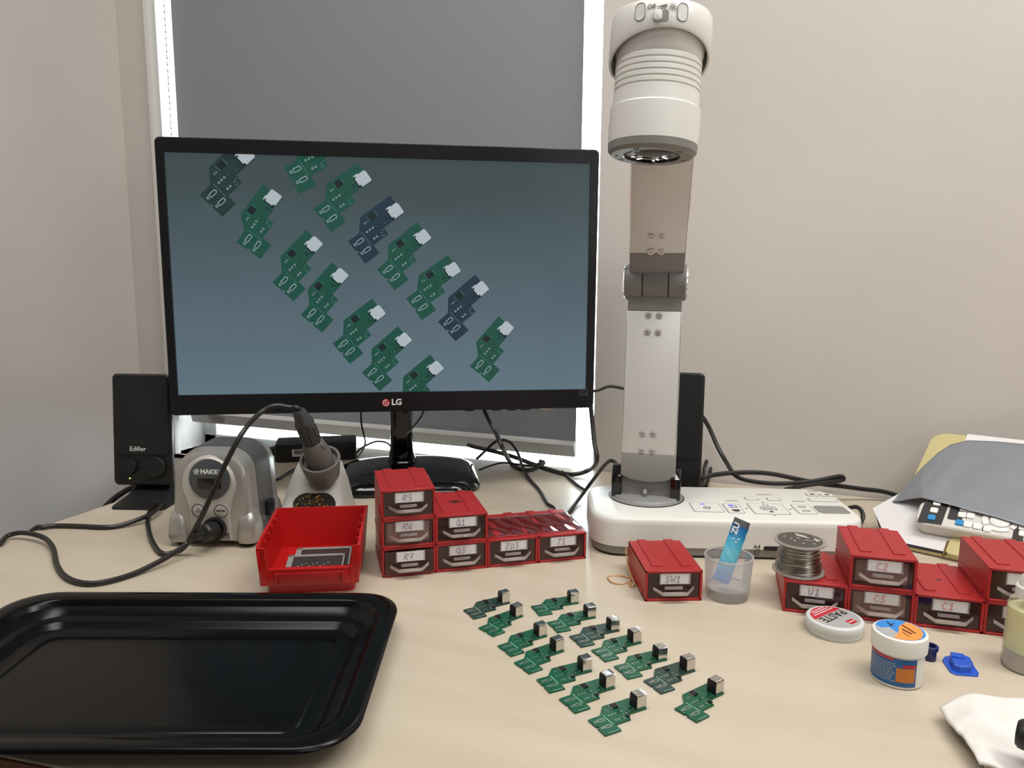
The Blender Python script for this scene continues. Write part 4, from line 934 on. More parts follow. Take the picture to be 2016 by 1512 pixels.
# ================================================================ CIRCUIT BOARDS
U = .0001268
def LP(a, b_): return ((a-196)*U, -(b_-50)*U)
TH = .0016
def rbox(mb, a0, b0, a1, b1, z0, z1): mb.prism([LP(a0, b0), LP(a1, b0), LP(a1, b1), LP(a0, b1)], z0, z1)
def pcb_parts(root, m):
    bd = MB(); bd.prism([LP(*q) for q in PCBO], 0, TH); obj('board', bd, m, root)
    mb = MB(); rbox(mb, 102, 0, 107, 112, TH, TH+.00006); rbox(mb, 30, 166, 110, 169, TH, TH+.00006); obj('silkscreen_line', mb, 'pcb_edge', root)
    for (a_, b_) in ((52, 44), (55, 112)):
        q = [(a_-36, b_-9), (a_-10, b_-9), (a_-10, b_-14), (a_+32, b_-14), (a_+38, b_-8), (a_+38, b_+6), (a_+32, b_+12), (a_-10, b_+12), (a_-10, b_+6), (a_-36, b_+6)]
        q2 = [(a_-31, b_-4), (a_-5, b_-4), (a_-5, b_-8), (a_+29, b_-8), (a_+33, b_-5), (a_+33, b_+3), (a_+29, b_+7), (a_-5, b_+7), (a_-5, b_+1), (a_-31, b_+1)]
        mb = MB(); mb.rings([[(*LP(*v), TH) for v in q], [(*LP(*v), TH+.00014) for v in q], [(*LP(*v), TH+.00014) for v in q2], [(*LP(*v), TH) for v in q2]], cap0=False, cap1=False); obj('slot_pad', mb, 'tin', root)
    mb = MB()
    for a_, b_ in ((135, 22), (157, 22), (180, 22), (147, 81), (168, 81), (152, -30), (167, -30)):
        g = 7 if b_ > 0 else 5; x, y_ = LP(a_, b_); mb.lathe([(g*U, TH), (g*U, TH+.00012), (g*U*.45, TH+.00012), (g*U*.45, TH)], 10, T(x, y_, 0), False, False)
    obj('hole_pads', mb, 'tin', root)
    mb = MB(); x, y_ = LP(219, -39); mb.box((x, y_, TH+.0009), (38*U, 42*U, .0014), bev=.0001, seg=1); ch = obj('chip', mb, 'chip', root)
    mb = MB()
    for k in range(4):
        for sx in (-1, 1):
            x, y_ = LP(219+sx*25, -55+11*k); mb.box((x, y_, TH+.0003), (14*U, 5*U, .0003)); x, y_ = LP(219+sx*20, -55+11*k); mb.box((x, y_, TH+.0006), (4*U, 5*U, .0007))
    obj('chip_legs', mb, 'tin', ch)
    mb = MB(); x, y_ = LP(232, 84); mb.box((x, y_, TH+.0006), (20*U, 24*U, .001)); obj('small_chip', mb, 'chip', root)
    rnd = random.Random(5); d1, d2 = MB(), MB()
    for k in range(16):
        a_, b_ = rnd.uniform(196, 310), rnd.uniform(10, 56); tgt = d1 if k % 3 else d2; rbox(tgt, a_, b_, a_+rnd.choice((7, 12)), b_+7, TH, TH+.0005)
    for k in range(5):
        a_, b_ = rnd.uniform(196, 205), rnd.uniform(62, 104); rbox(d2, a_, b_, a_+8, b_+7, TH, TH+.0005)
    obj('tiny_parts', d1, 'chip', root); obj('tiny_joints', d2, 'tin', root)
    # upright metal shelled socket with black back
    ca, cb = 360, 16; x, y_ = LP(ca, cb); hw, hl, hh = 36*U, 37*U, .0110
    shell = [(-hw, 0), (-hw, hh-.0012), (-hw+.0004, hh-.0004), (-hw+.0012, hh), (hw-.0012, hh), (hw-.0004, hh-.0004), (hw, hh-.0012), (hw, 0)]
    mb = MB(); n_ = len(shell)
    inn = [(v*(1-.0006/hw), min(z, hh-.0005)) for v, z in shell]
    mb.rings([[(x-hl*.90, y_+v, TH+z) for v, z in shell], [(x+hl*.55, y_+v, TH+z) for v, z in shell], [(x+hl*1.0, y_+v*1.06, TH+z*(1.03 if z > .005 else .45)) for v, z in shell], [(x+hl*.96, y_+v*1.0, TH+(z*.96 if z > .005 else z)) for v, z in inn], [(x+hl*.3, y_+v, TH+z) for v, z in inn]], cap0=False, cap1=True)
    obj('socket_shell', mb, 'chrome', root, smooth=25)
    mb = MB(); mb.rings([[(x-hl-d_, y_+v*s_, TH+z*s_+.0001) for v, z in [(-hw, 0), (-hw, hh-.002), (-hw+.0022, hh), (hw-.0022, hh), (hw, hh-.002), (hw, 0)]] for d_, s_ in ((-.0016, .97), (0, .99), (.0003, .93))]); obj('socket_back', mb, 'black_plastic', root)
_pc = {}
def circuit(L, r5, bb, dark, label):
    f = lambda q: at(880+q[0]/3.36, 1130+q[1]/3.36, TH)
    w = [complex(f(q).x, f(q).y) for q in (L, r5, bb)]
    s_, t_ = simfit([(0, 0), (392, 62), (3, 175)], w); c = s_*complex(196, -50)+t_
    root = thing('circuit_board', (c.real, c.imag, 0), math.degrees(math.atan2(s_.imag, s_.real)), label, 'circuit board', 'circuit boards laid out in two columns')
    key = dark
    if key not in _pc:
        pcb_parts(root, 'pcb_dark' if dark else 'pcb'); _pc[key] = root
    else:
        for ch in list(_pc[key].children):
            c2_ = ch.copy(); COL.objects.link(c2_); c2_.parent = root
            for g in ch.children: d_ = g.copy(); COL.objects.link(d_); d_.parent = c2_
OR = ['first', 'second', 'third', 'fourth', 'fifth', 'sixth', 'seventh']
LEFT = [((105, 237), (417, 188), (180, 292)), ((205, 352), (503, 275), (308, 413)), ((332, 472), (665, 405), (420, 545)), ((442, 583), (775, 505), (545, 657)), ((590, 695), (960, 638), (680, 783)), ((740, 825), (1112, 750), (850, 913)), ((935, 965), (1320, 885), (1048, 1062))]
RIGHT = [((553, 210), (875, 188), (603, 277)), ((658, 318), (985, 285), (735, 382)), ((808, 408), (1142, 370), (885, 483)), ((950, 503), (1290, 450), (1045, 577)), ((1103, 610), (1460, 562), (1193, 690)), ((1300, 705), (1645, 635), (1413, 787)), ((1508, 888), (1832, 785), (1650, 977))]
LL_ = ['dark green circuit board at the far end of the left column', 'green circuit board second from the far end of the left column', 'green circuit board third from the far end of the left column', 'green circuit board fourth from the far end, middle of the left column', 'green circuit board third from the near end of the left column', 'green circuit board second from the near end of the left column', 'green circuit board at the near end of the left column, nearest the camera']
RL_ = ['green circuit board at the far end of the right column', 'green circuit board second from the far end of the right column', 'dark green circuit board third from the far end of the right column', 'green circuit board fourth from the far end, middle of the right column', 'green circuit board third from the near end of the right column', 'dark green circuit board second from the near end of the right column', 'green circuit board at the right, set apart and turned from the two columns']
for k in range(7): circuit(*LEFT[k], k == 0, LL_[k])
for k in range(7): circuit(*RIGHT[k], k in (2, 5), RL_[k])

# ================================================================ CUP WITH SACHET
cf = at(1430, 1190); cv = Vector((cf.x, cf.y, 0)).normalized(); cc_ = cf+cv*.0220
cup = thing('frosted_cup', (cc_.x, cc_.y, 0), 0, 'small frosted clear plastic cup holding a blue sachet', 'cup')
mb = MB(); mb.lathe([(.0208, 0), (.0220, .001), (.0228, .013), (.0250, .0445)], 48, I4, True, False); mb.lathe([(.0222, .0115), (.001, .0115)], 48, I4, False, True); obj('cup_wall', mb, 'frost', cup, smooth=50)
mb = MB(); mb.tube([(.0245*math.cos(2*math.pi*k/48), .0245*math.sin(2*math.pi*k/48), .0447) for k in range(49)], .0011, 6); obj('rim', mb, 'frost_rim', cup)
mb = MB(); mb.tube([(.0216*math.cos(2*math.pi*k/48), .0216*math.sin(2*math.pi*k/48), .0118) for k in range(49)], .0009, 6); obj('inner_ring', mb, 'frost_rim', cup)
dcu = depth(cc_)
p0 = Vector((cc_.x, cc_.y, .0135))-_r0*.0075+cv*.004; p1 = pd(1462, 1024, dcu+.012)
sz = (p1-p0).normalized(); Lq = (p1-p0).length; sxx = (_rt - sz*_rt.dot(sz)).normalized(); sxx = (sxx*.97+cv*.24).normalized(); sxx = (sxx-sz*sxx.dot(sz)).normalized(); syy = sz.cross(sxx)
sa = thing('sachet', p0[:], 0, 'slim blue stick sachet with white letters standing in the frosted cup', 'sachet', rot=frame((0, 0, 0), sxx, syy, sz).to_euler())
ms_ = mat('blue sachet print', (40, 140, 190), .3); nt = ms_.node_tree; n = nt.nodes; tc = n.new('ShaderNodeTexCoord'); sp = n.new('ShaderNodeSeparateXYZ'); cr = n.new('ShaderNodeValToRGB'); no = n.new('ShaderNodeTexNoise'); no.inputs['Scale'].default_value = 90; ad = n.new('ShaderNodeMath'); ad.operation = 'MULTIPLY_ADD'; ad.inputs[1].default_value = .025; mp = n.new('ShaderNodeMapRange'); mp.inputs[1].default_value = 0; mp.inputs[2].default_value = Lq
nt.links.new(tc.outputs['Object'], sp.inputs[0]); nt.links.new(sp.outputs[2], mp.inputs[0]); nt.links.new(tc.outputs['Object'], no.inputs[0]); nt.links.new(no.outputs[0], ad.inputs[0]); nt.links.new(mp.outputs[0], ad.inputs[2]); nt.links.new(ad.outputs[0], cr.inputs[0]); nt.links.new(cr.outputs[0], n['Principled BSDF'].inputs['Base Color'])
e = cr.color_ramp.elements; e[0].position = .0; e[0].color = srgb(40, 110, 190); e[1].position = .93; e[1].color = srgb(78, 78, 80)
for pos, c in ((.45, (110, 190, 205)), (.66, (70, 170, 205)), (.82, (22, 118, 178)), (.90, (30, 90, 140))): q = cr.color_ramp.elements.new(pos); q.color = srgb(*c)
wd = .0195
th_ = lambda u, v: .0016*math.sin(math.pi*u)**.7*min(1, 6*v, 6*(1-v))+.0003
mb = MB(); NU = 10
mb.rings([[((i/NU-.5)*wd, -th_(i/NU, v)-.0004*math.sin(v*40+i), v*Lq) for i in range(NU+1)]+[((i/NU-.5)*wd, th_(i/NU, v), v*Lq) for i in range(NU, -1, -1)] for v in [k/24 for k in range(25)]]); obj('pouch', mb, ms_, sa, smooth=50)
text('lettering', 'ZU', .0095, 'ink_white', sa, T(-.0055, -.0024, Lq*.84) @ FRONT @ RZ(90), bold=.0003)
mb = MB()
for x, z in ((-.004, .68), (.002, .70), (.0, .645)): mb.lathe([(.0011, 0), (.0004, .0004)], 8, T(x, -.0023, Lq*z) @ FRONT)
obj('print_dots', mb, 'ink_white', sa)

# ================================================================ PASTE TIN, FLUX JAR, CAPS
def away(p, r): v = Vector((p.x, p.y, 0)).normalized(); return Vector((p.x+v.x*r, p.y+v.y*r, 0))
pf = at(1640, 1265); pc_ = away(pf, .0262)
pt = thing('paste_tin', pc_[:], 0, 'round pale grey paste tin with red and silver lid in front of the drawers', 'tin')
mb = MB(); mb.lathe([(.0250, 0), (.0256, .001), (.0256, .0062)], 56); obj('tin_base', mb, 'tin_white', pt)
mb = MB(); mb.lathe([(.0259, .0058), (.0262, .0064), (.0262, .0122), (.0252, .0134), (.0230, .0138), (.001, .0138)], 56); obj('tin_lid', mb, 'tin_white', pt)
zt2 = .0139; LPT = lambda px, py: at(px, py, zt2)-pc_
tv = (at(1620, 1224.5, zt2)-at(1660, 1206.5, zt2)).normalized(); tv.z = 0; tu = Vector((-tv.y, tv.x, 0))    # writing direction, letter tops
mb = MB(); mb.lathe([(.0224, zt2-.0002), (.0224, zt2)], 56); lb_ = obj('round_label', mb, 'label_grey', pt)
def seg(r, d0, d1, m, z, n=24):   # strip of the disc between two chords across the tu axis
    pts = [(math.sqrt(max(0, r*r-d*d)), d) for d in [d0+(d1-d0)*k/n for k in range(n+1)]]
    pts = pts+[(-x, d) for x, d in pts[::-1]]
    mb = MB(); mb.prism([((tv*x+tu*d).x, (tv*x+tu*d).y) for x, d in pts], z, z+.0001); return mb
obj('label_red_zone', seg(.0222, -.0222, -.0075, None, zt2), 'label_red', lb_)
obj('label_white_zone', seg(.0222, -.0070, .0035, None, zt2), 'silver_light', lb_)
MT = frame((0, 0, 0), tv, tu, Zu)
text('lettering', 'PASTE', .0132, 'ink_dark', lb_, frame(tu*-.0022+Vector((0, 0, zt2+.0002)), tv, tu, Zu), bold=.0002, sx=.98)
mb = MB(); mb.prism([((tv*x+tu*d).x, (tv*x+tu*d).y) for x, d in ((-.009, .011), (.001, .011), (.001, .018), (-.009, .018))], zt2+.0001, zt2+.0002); obj('label_red_block', mb, 'label_red', lb_)
mb = MB(); rnd = random.Random(4)
for row, (d, x0, x1) in enumerate(((-.0125, -.015, .013), (-.0155, -.012, .012), (-.0185, -.009, .010), (.0145, -.008, 0))):
    x = x0
    while x < x1:
        w = rnd.uniform(.001, .003); q = tv*(x+w/2)+tu*d; mb.box((0, 0, 0), (w, .0013, .0001), frame((q.x, q.y, zt2+.0003), tv, tu, Zu)); x += w+.0007
obj('label_small_print', mb, 'paper', lb_)

jf = at(1762, 1357); jc = away(jf, .0201)
jr = thing('flux_jar', jc[:], 0, 'white screw top flux jar with blue side label and blue and orange lid', 'jar')
mb = MB(); mb.lathe([(.0189, 0), (.0200, .0012), (.0200, .0290), (.0188, .031)], 56); obj('jar_body', mb, 'jar', jr)
mb = MB(); mb.lathe([(.0206, .0282), (.0217, .0290), (.0219, .0400), (.0212, .0425), (.0196, .0435), (.001, .0435)], 56); lid = obj('lid', mb, 'jar', jr)
vy = math.degrees(math.atan2(-jc.y, -jc.x))      # bearing from the jar to the viewer
def patch(th0, th1, z0, z1, r, n=24):
    mb = MB(); mb.grid(lambda u, v: (r*math.cos(R(vy+th0+(th1-th0)*u)), r*math.sin(R(vy+th0+(th1-th0)*u)), z0+(z1-z0)*v), n, 1); return mb
sl2 = obj('side_label', patch(-100, 45, .0028, .0268, .0202), 'label_blue', jr)
obj('label_orange_panel', patch(-1, 41, .0068, .0190, .02032), 'orange_dark', sl2)
obj('label_red_tab', patch(12, 43, .0195, .0222, .02032), 'label_red', sl2)
obj('label_red_strip', patch(-95, -8, .0245, .0268, .02034), 'label_red', sl2)
mb = MB(); rnd = random.Random(6)
for k in range(9):
    th = -75
    while th < -8:
        w = rnd.uniform(3, 9); z = .0215-.0019*k
        mb.grid(lambda u, v: (.02036*math.cos(R(vy+th+w*u)), .02036*math.sin(R(vy+th+w*u)), z+.0007*v), 3, 1); th += w+2
obj('label_small_print', mb, 'label_grey', sl2, kind='stuff')
zj = .0436
PJ = lambda px, py: (at(px, py, zj)-jc)
def lidpoly(px, name, m, z):
    pts = []
    for p in px:
        q = PJ(*p); rlen = math.hypot(q.x, q.y)
        if rlen > .0190: q = q*(.0190/rlen)
        pts.append((q.x, q.y))
    mb = MB(); mb.prism(pts, z, z+.0001); return obj(name, mb, m, lid)
k_ = lambda x, y: (1700+x/8.4, 1210+y/8.4)
mb = MB(); mb.lathe([(.0190, zj-.0002), (.0190, zj)], 56); obj('lid_label', mb, 'lid_blue', lid)
lidpoly([k_(150, 180), k_(200, 165), k_(290, 215), k_(420, 205), k_(570, 305), k_(500, 390), k_(400, 400), k_(200, 290)], 'lid_label_grey', 'label_grey', zj)
lidpoly([k_(700, 130), k_(590, 190), k_(575, 300), k_(505, 385), k_(560, 430), k_(700, 440), k_(850, 430), k_(960, 400), k_(990, 320), k_(950, 250), k_(880, 200), k_(800, 160)], 'lid_label_orange', 'orange', zj+.0001)
mb = MB()
for a_, b_, w in ((k_(640, 180), k_(860, 320), .0007), (k_(640, 250), k_(800, 330), .0008), (k_(640, 290), k_(760, 370), .0004), (k_(390, 120), k_(470, 190), .0005), (k_(430, 190), k_(500, 150), .0005)):
    q0, q1 = PJ(*a_), PJ(*b_); mb.tube([(q0.x, q0.y, zj+.0002), (q1.x, q1.y, zj+.0002)], w, 4)
obj('lid_print', mb, 'ink_dark', lid)

nf = at(1829, 1304); nc_ = away(nf, .0062)
nvc = obj('cap', MB().lathe([(.0050, 0), (.0053, .0005), (.0053, .0085), (.0064, .0095), (.0066, .0128), (.0060, .0135), (.0044, .0133), (.0042, .010)], 28), 'navy', None); nvc.location = nc_; tag(nvc, 'small navy blue bottle cap half hidden behind the flux jar', 'cap')
k2 = lambda x, y: (1700+x/8.4, 1210+y/8.4)
bo = at(*k2(1580, 850))
bc_ = thing('nozzle_cap', bo[:], 0, 'bright blue flat plastic cap with a pointed tab lying on the desk', 'cap')
BL2 = lambda q, z: (at(k2(*q)[0], k2(*q)[1], z)-bo)
outl = [BL2(q, 0)[:2] for q in ((1300, 770), (1340, 715), (1440, 690), (1640, 700), (1740, 730), (1800, 800), (1810, 860), (1905, 985), (1890, 1035), (1540, 1010), (1440, 970), (1380, 890))]
mb = MB(); mb.prism(outl, 0, .0014, bev=.0003, seg=1); obj('flange', mb, 'blue', bc_)
dome = [BL2(q, .0014)[:2] for q in ((1420, 800), (1470, 740), (1620, 735), (1770, 800), (1790, 870), (1770, 960), (1600, 965), (1480, 920))]
cx, cy = sum(p[0] for p in dome)/8, sum(p[1] for p in dome)/8
mb = MB(); mb.rings([[(cx+(x-cx)*s_, cy+(y_-cy)*s_, z) for x, y_ in dome] for z, s_ in ((.001, 1), (.0062, .94), (.0070, .86))]); mb.box((cx-.002, cy+.006, .0052), (.0105, .008, .0068), RZ(0), bev=.0008); obj('dome', mb, 'blue', bc_, smooth=30)

# ================================================================ BOTTLE
bq = at(2018, 1318); bcn = Vector((bq.x, bq.y, 0)); bvx = depth(bcn)
rB = abs((at(1969, 1312)-at(2018, 1318)).length)*.97
bot = thing('squeeze_bottle', (bcn.x+.001, bcn.y+.004, 0), 0, 'clear bottle of yellow liquid with white cap at the far right', 'bottle')
M['liquid'] = mat('yellow liquid', (250, 243, 196), .3, Subsurface_Weight=.3)
M['bottle'] = clear('clear bottle wall', (255, 255, 254), .02, .06, .04, (245, 242, 238))
hs = .056
mb = MB(); mb.lathe([(rB*.92, 0), (rB, .002), (rB, hs), (rB*.86, hs+.006), (rB*.70, hs+.0065), (rB*.70, hs+.010)], 40, I4, True, False); obj('bottle_wall', mb, 'bottle', bot, smooth=30)
mb = MB(); mb.lathe([(rB*.93, .017), (rB*.93, hs-.001)], 40); obj('liquid', mb, 'liquid', bot)
mb = MB(); mb.lathe([(rB*.90, .0006), (rB*.93, .003), (rB*.93, .0165)], 40); obj('thick_base', mb, mat('milky base', (206, 198, 190), .4), bot)
mb = MB(); mb.lathe([(rB*.72, hs+.008), (rB*.72, hs+.018), (rB*.60, hs+.019), (rB*.56, hs+.026), (rB*.3, hs+.032), (rB*.12, hs+.050), (.001, hs+.051)], 32); obj('bottle_cap', mb, 'jar', bot)

# ================================================================ TISSUE AND BLACK HANDLE
q00, q10, q11, q01 = at(1848, 1420, 0), at(2110, 1385, 0), at(2130, 1600, 0), at(1925, 1530, 0)
to = (q00+q11)*.5
def tis(u, v, s=1.0, z0=.004, sd=0.0):
    p = (q00*(1-u)+q10*u)*(1-v)+(q01*(1-u)+q11*u)*v
    zz3 = z0+.008*s*(.5+.5*math.sin(5*u+3*v+sd))*min(1, 3.0*(u+.12))+.0009*math.sin(13*u-7*v+sd)+.0004*math.sin(23*v+7*u)
    return (p.x-to.x, p.y-to.y+.004*math.sin(9*u+sd)*(1-v)-.003*math.sin(6*v), max(.0016, zz3))
ti = thing('tissue', to[:], 0, 'crumpled white tissue at the bottom right corner of the desk', 'tissue')
mb = MB(); mb.grid(lambda u, v: (lambda p: (p[0]*.95+.004, p[1]*.95, p[2]))(tis(u, v)), 40, 40); obj('lower_layer', mb, 'tissue', ti, solid=.002, smooth=180)
mb = MB(); mb.grid(lambda u, v: (lambda p: (p[0], p[1], p[2]+.0030+.002*math.sin(4*u+1)))(tis(u, v, 1.0, .004, .0)), 40, 40); obj('upper_layer', mb, 'tissue', ti, solid=.002, smooth=180)
hp = at(2001, 1441, .031)
bh = thing('hand_tool', hp[:], 0, 'rounded black end of a tool resting on the white tissue', 'tool', rot=along((0, 0, 0), Vector((.9, -.35, .0)), (0, 1, 0)).to_euler())
mb = MB(); mb.lathe([(.001, -.0005), (.0080, .0002), (.0098, .0022), (.0102, .006), (.0098, .030), (.0102, .034), (.0098, .09)], 28); obj('handle_body', mb, 'black_plastic', bh)
mb = MB(); mb.lathe([(.0106, .012), (.0106, .020)], 28); obj('grip_ring', mb, 'rubber', bh)

# ================================================================ LEANING BOARD, PAPER, REMOTE, BAG
BLc = Vector((.1305, 1.0185, .002)); ay_ = R(-21); sl_a = R(25)
bx = Vector((math.cos(ay_), math.sin(ay_), 0)); bvv = Vector((-math.sin(ay_)*math.cos(sl_a), math.cos(ay_)*math.cos(sl_a), math.sin(sl_a))); bnn = bx.cross(bvv)
boa = thing('beige_board', BLc[:], 0, 'beige board with rounded corners leaning back against the wall at right', 'board', rot=frame((0, 0, 0), bx, bvv, bnn).to_euler())
mb = MB(); mb.prism(rr(.36, .250, .020, 6, .18, .125), 0, .004, bev=.001); obj('panel', mb, 'beige', boa)
tb = loc(boa, onplane(1888, 1083, BLc+bnn*.004, bnn))
mb = MB(); mb.prism(rr(.024, .030, .006, 4, tb.x, tb.y), .0035, .009, bev=.001); cl_ = obj('corner_tab', mb, 'beige', boa)
mb = MB(); mb.tube([(tb.x-.013, tb.y-.018, .006), (tb.x-.0135, tb.y+.008, .006), (tb.x-.008, tb.y+.0155, .006), (tb.x+.010, tb.y+.0155, .006)], .0014, 6); obj('brass_edge', mb, mat('worn brass', (120, 100, 56), .35, .8), cl_)
ops = lambda px, py, h: onplane(px, py, BLc+bnn*h, bnn)
def sheet(name, pts, h, m, label, cat, th=.0005):
    c = ops(*pts[0], h); me = MB()
    o = thing(name, c[:], 0, label, cat, rot=boa.rotation_euler)
    me.prism([loc(o, ops(*p, h))[:2] for p in pts], 0, th); obj('sheet', me, m, o); return o
sheet('paper_sheet', [(1718, 1001), (1792, 960), (1985, 950), (2030, 1020), (1985, 1060), (1904, 1096), (1778, 1069), (1737, 1043)], .0052, 'paper', 'white sheet of paper lying under the remote on the board', 'paper')
sheet('paper_sheet', [(1905, 855), (2030, 869), (2060, 930), (1885, 905)], .0048, 'paper', 'white sheet of paper peeking out above the silver bag', 'paper')
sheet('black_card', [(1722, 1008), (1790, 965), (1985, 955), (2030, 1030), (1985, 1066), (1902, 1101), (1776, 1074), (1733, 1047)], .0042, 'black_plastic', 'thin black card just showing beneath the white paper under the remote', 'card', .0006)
hR = .0245
ra, rbb, rc = ops(1799, 1027, hR), ops(2000, 1062, hR), ops(1819, 983, hR)
rx = (rbb-ra).normalized(); ry = bnn.cross(rx); rw = (rc-ra).dot(ry)
rem = thing('remote_control', (ra-bnn*(hR-.0058))[:], 0, 'pale grey remote control with white and blue keys under the silver bag', 'remote control', rot=frame((0, 0, 0), rx, ry, bnn).to_euler())
RLn = .215; rh = hR-.0058
mb = MB(); mb.rings([[(x, y_, z) for x, y_ in rr(RLn-k, rw-k, .012, 6, RLn/2, rw/2)] for z, k in ((0, .008), (.002, .004), (rh*.55, .001), (rh*.9, 0), (rh, .003))]); obj('case', mb, 'remote', rem, smooth=35)
RL3 = lambda px, py: loc(rem, ops(px, py, hR))
def rp(px, py, w, h, m, name='key', r=.0018, t_=.0022):
    c = RL3(px, py); mb = MB(); mb.prism(rr(w, h, min(r, w/2.01, h/2.01), 3, c.x, c.y), rh-.0005, rh+t_, bev=.0005, seg=1); return obj(name, mb, m, rem)
q = [RL3(*p) for p in ((1806, 1027), (1822, 985), (1869, 991), (1853, 1034))]
mb = MB(); mb.prism([(p.x, p.y) for p in q], rh-.0003, rh+.0004); obj('dark_panel', mb, 'remote_dark', rem)
rp(1883, 1009, .016, .030, 'remote_dark', 'dark_patch', .002, .0004); rp(2006, 1047, .011, .030, 'remote_dark', 'dark_patch', .002, .0004)
for px, py, m in ((1845, 992, 'key'), (1839, 1006, 'key'), (1834, 1020, 'key_blue'), (1889, 1030, 'key_blue'), (1898, 1003, 'key'), (1894, 1015, 'key'), (1911, 1017, 'key'), (1913, 1004, 'key'), (1905, 1034, 'key'), (1924, 1038, 'key'), (1944, 1043, 'key'), (2014, 1040, 'key'), (2014, 1052, 'key')): rp(px, py, .0085, .0095, m)
c = RL3(1969, 1028); mb = MB(); mb.lathe([(.0105, rh-.0005), (.0105, rh+.002), (.0095, rh+.0028)], 24, T(c.x, c.y, 0)); obj('round_key', mb, 'key', rem)
for th in (0, 90, 180, 270):
    mb = MB(); mb.rings([[(c.x+r_*math.cos(R(th+d_)), c.y+r_*math.sin(R(th+d_)), z) for r_, z in ((.0125, rh-.0004), (.0125, rh+.0018), (.0185, rh+.0018), (.0185, rh-.0004))] for d_ in (-36, -18, 0, 18, 36)]); obj('ring_key', mb, 'key', rem)
for px, py in ((1899, 1033), (1917, 1036), (1936, 1041), (1904, 1016)): rp(px, py, .003, .009, 'remote_dark', 'key_caption', .0005, .0003)
# silver bag
def cat_(pts, t_):
    n_ = len(pts)-1; i = min(int(t_*n_), n_-1); f = t_*n_-i; return tuple(pts[i][k]*(1-f)+pts[i+1][k]*f for k in range(3))
topc = [(1757, 988, .006), (1783, 957, .009), (1815, 921, .012), (1846, 892, .014), (1872, 875, .014), (1905, 867, .014), (1960, 869, .016), (2016, 874, .018), (2080, 882, .02)]
botc = [(1760, 989, .007), (1788, 983, .016), (1815, 980, .027), (1842, 987, .0285), (1870, 994, .0285), (1905, 1004, .029), (1960, 1018, .0295), (2016, 1036, .0295), (2080, 1056, .03)]
bO = ops(1900, 930, .02)
def bagf(u, v):
    a_, b_ = cat_(topc, u), cat_(botc, u)
    px, py, h = (a_[k]*(1-v)+b_[k]*v for k in range(3))
    h += .004*math.sin(math.pi*v)*min(1, u*4)+.0008*math.sin(22*u+9*v)*math.sin(math.pi*v)+.0004*math.sin(30*v-21*u)*min(1, u*3)*math.sin(math.pi*v)+.002*math.exp(-((u-.82)**2+(v-.72)**2)*70)
    return (ops(px, py, h)-bO)[:]
M['bag'] = mat('antistatic film', (146, 151, 158), .36, .4)
mb = MB(); mb.grid(bagf, 64, 40); bag = obj('antistatic_bag', mb, 'bag', None, solid=.0005, smooth=180); bag.location = bO; tag(bag, 'wrinkled silver grey antistatic bag draped over the remote', 'bag')

# ================================================================ RIGHT SPEAKER AND CABLES
speaker(((at(1318, 966, .026))-Vector((0, 0, .026)))[:], 8, 4, 'black desktop speaker half hidden behind the document camera arm', front=False, h=.172)
def cable(name, pts, r, label, m='cable', n=8, seg=8):
    P3 = [at(*p) if len(p) == 3 else pd(p[0], p[1], p[2]) if False else (pd(p[0], p[1], p[3]) if p[2] is None else Vector(p[:3])) for p in pts]
    o = P3[0].copy(); mb = MB(); mb.tube(spline([p-o for p in P3], n), r, seg)
    ob = obj(name, mb, m, None); ob.location = o; return tag(ob, label, 'cable')
dm = 1.16
cable('power_cable', [(1161, 780, None, 1.20), (1166, 830, None, 1.20), (1170, 872, None, 1.19), (1175, 905, None, 1.18), (1160, 925, .012), (1125, 934, .004), (1085, 926, .004), (1050, 914, .005), (1010, 899, .010), (970, 888, .018), (935, 880, .022), (922, 876, .022)], .0038, 'thick grey cable hanging from the right end of the monitor and curling left', 'grey_cable')
cable('video_cable', [(944, 780, None, 1.19), (957, 815, None, 1.17), (975, 850, None, 1.15), (990, 882, None, 1.13), (1003, 908, .010), (1020, 922, .004), (1045, 925, .004), (1070, 912, .010), (1062, 908, .012)], .0036, 'thick black cable dropping from the underside of the monitor to the desk')
cable('thin_cable', [(938, 904, .004), (955, 888, .018), (972, 872, .036), (988, 866, .042), (1006, 872, .036), (1020, 893, .020), (1027, 915, .010), (1040, 940, .004), (1062, 965, .003), (1074, 985, .003), (1080, 993, .003), (1092, 1000, .003), (1100, 1012, .003), (1112, 1030, .003)], .0026, 'black cable looping over the thick ones and running behind the J1 drawer')
cable('thin_cable', [(944, 925, .003), (965, 917, .003), (990, 911, .004), (1015, 914, .0065), (1045, 917, .012), (1070, 908, .016)], .0018, 'thin dark cable lying across the desk right of the monitor foot')
cable('usb_cable', [(1218, 935, .07), (1214, 915, .075), (1204, 907, .078), (1192, 914, .068), (1176, 934, .045), (1158, 958, .018), (1140, 982, .006), (1122, 1006, .003), (1106, 1026, .003)], .0028, 'black cable from the camera arm pivot arching down behind the J1 drawer')
cable('thin_cable', [(1108, 928, .003), (1122, 942, .003), (1138, 956, .003), (1152, 965, .003)], .0024, 'short black cable piece joining the camera cable left of the white base')
cable('audio_cable', [(1150, 772, None, 1.19), (1178, 768, None, 1.19), (1196, 761, None, 1.19), (1214, 762, None, 1.19), (1240, 769, None, 1.19), (1290, 790, None, 1.195)], .0024, 'black cable running from behind the monitor to behind the camera arm')
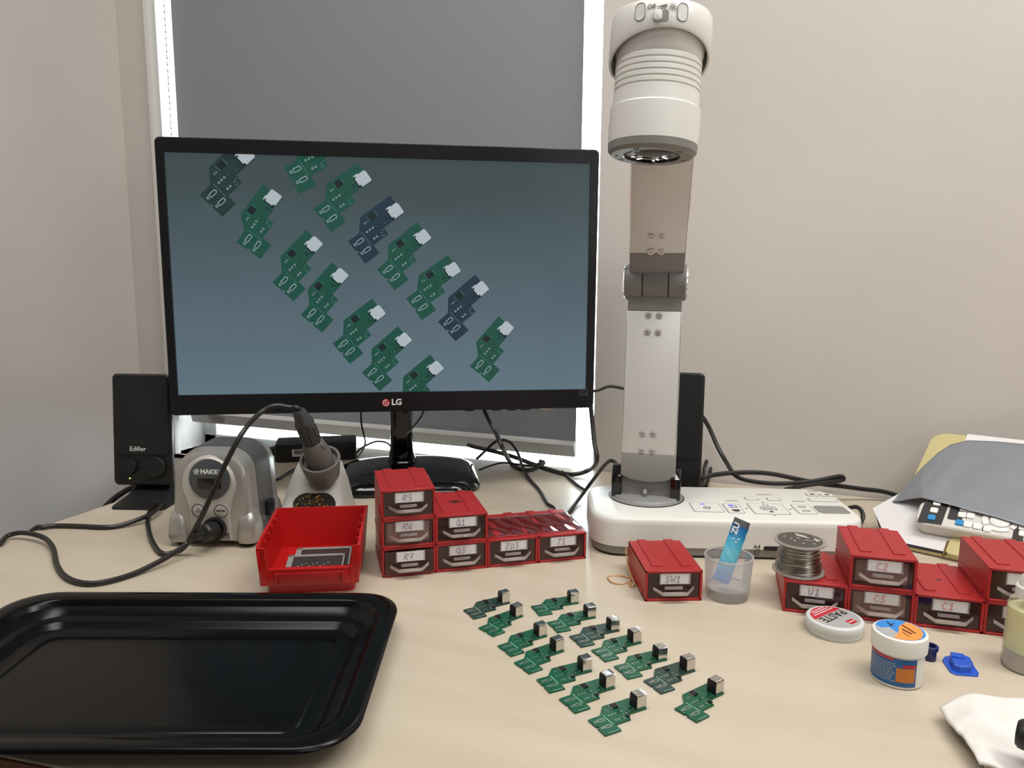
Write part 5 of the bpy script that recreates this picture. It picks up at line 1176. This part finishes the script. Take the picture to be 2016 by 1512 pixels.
cable('wall_cable', [(1372, 812, None, 1.20), (1384, 822, None, 1.20), (1398, 846, None, 1.20), (1413, 880, None, 1.19), (1430, 910, None, 1.17), (1448, 936, None, 1.125), (1478, 947, None, 1.115), (1530, 952, None, 1.11), (1590, 949, None, 1.11), (1640, 940, None, 1.115), (1656, 938, None, 1.12), (1660, 944, None, 1.12), (1640, 949, None, 1.11), (1590, 955, None, 1.10), (1545, 964, None, 1.10)], .0034, 'black cable falling from the right speaker and doubling back behind the white base')
cable('mains_cable', [(1368, 966, None, 1.12), (1376, 948, None, 1.12), (1392, 938, None, 1.12), (1430, 932, None, 1.13), (1480, 930, None, 1.13), (1520, 933, None, 1.13), (1570, 943, None, 1.13), (1620, 953, None, 1.13), (1655, 957, None, 1.13), (1700, 963, None, 1.135), (1735, 967, None, 1.135), (1765, 975, None, 1.13), (1790, 985, None, 1.12)], .0036, 'thick black cord running right behind the white base toward the silver bag')
cable('looped_cable', [(1382, 960, .004), (1384, 940, .012), (1388, 918, .026), (1394, 902, .036), (1400, 900, .037), (1401, 910, .030), (1397, 932, .014), (1390, 957, .004)], .0030, 'black cable standing up in a tight narrow loop behind the white base')
cable('mains_cable', [(1672, 1000, .020), (1684, 998, .020), (1694, 1003, .018), (1699, 1015, .012), (1696, 1026, .006), (1688, 1036, .004), (1676, 1046, .004)], .0030, 'black cord bulging out at the right end of the white base')
cable('speaker_cable', [(300, 958, None, 1.24), (280, 955, None, 1.23), (258, 961, None, 1.22), (238, 972, None, 1.21), (222, 984, None, 1.205), (206, 1000, None, 1.20), (200, 1016, None, 1.21)], .0046, 'thick black cable behind the left speaker dropping off the desk edge')
cable('thin_cable', [(711, 800, None, 1.17), (711, 830, None, 1.17), (716, 855, None, 1.16), (719, 872, None, 1.14), (713, 888, None, 1.12), (703, 900, None, 1.11)], .0014, 'thin black cable hanging left of the monitor neck')
cable('thin_cable', [(838, 800, None, 1.16), (828, 822, None, 1.16), (812, 842, None, 1.15), (797, 858, None, 1.13)], .0014, 'thin black cable slanting behind the right of the monitor neck')
cable('thin_cable', [(698, 895, .05), (715, 880, .06), (742, 869, .07), (765, 874, .062), (772, 890, .05), (770, 910, .038), (764, 930, .026)], .0016, 'thin black cable curling over the front of the monitor foot')
cable('thin_cable', [(524, 947, .002), (545, 944, .002), (566, 932, .003), (584, 922, .004)], .0024, 'black cable between the soldering station and the iron stand')
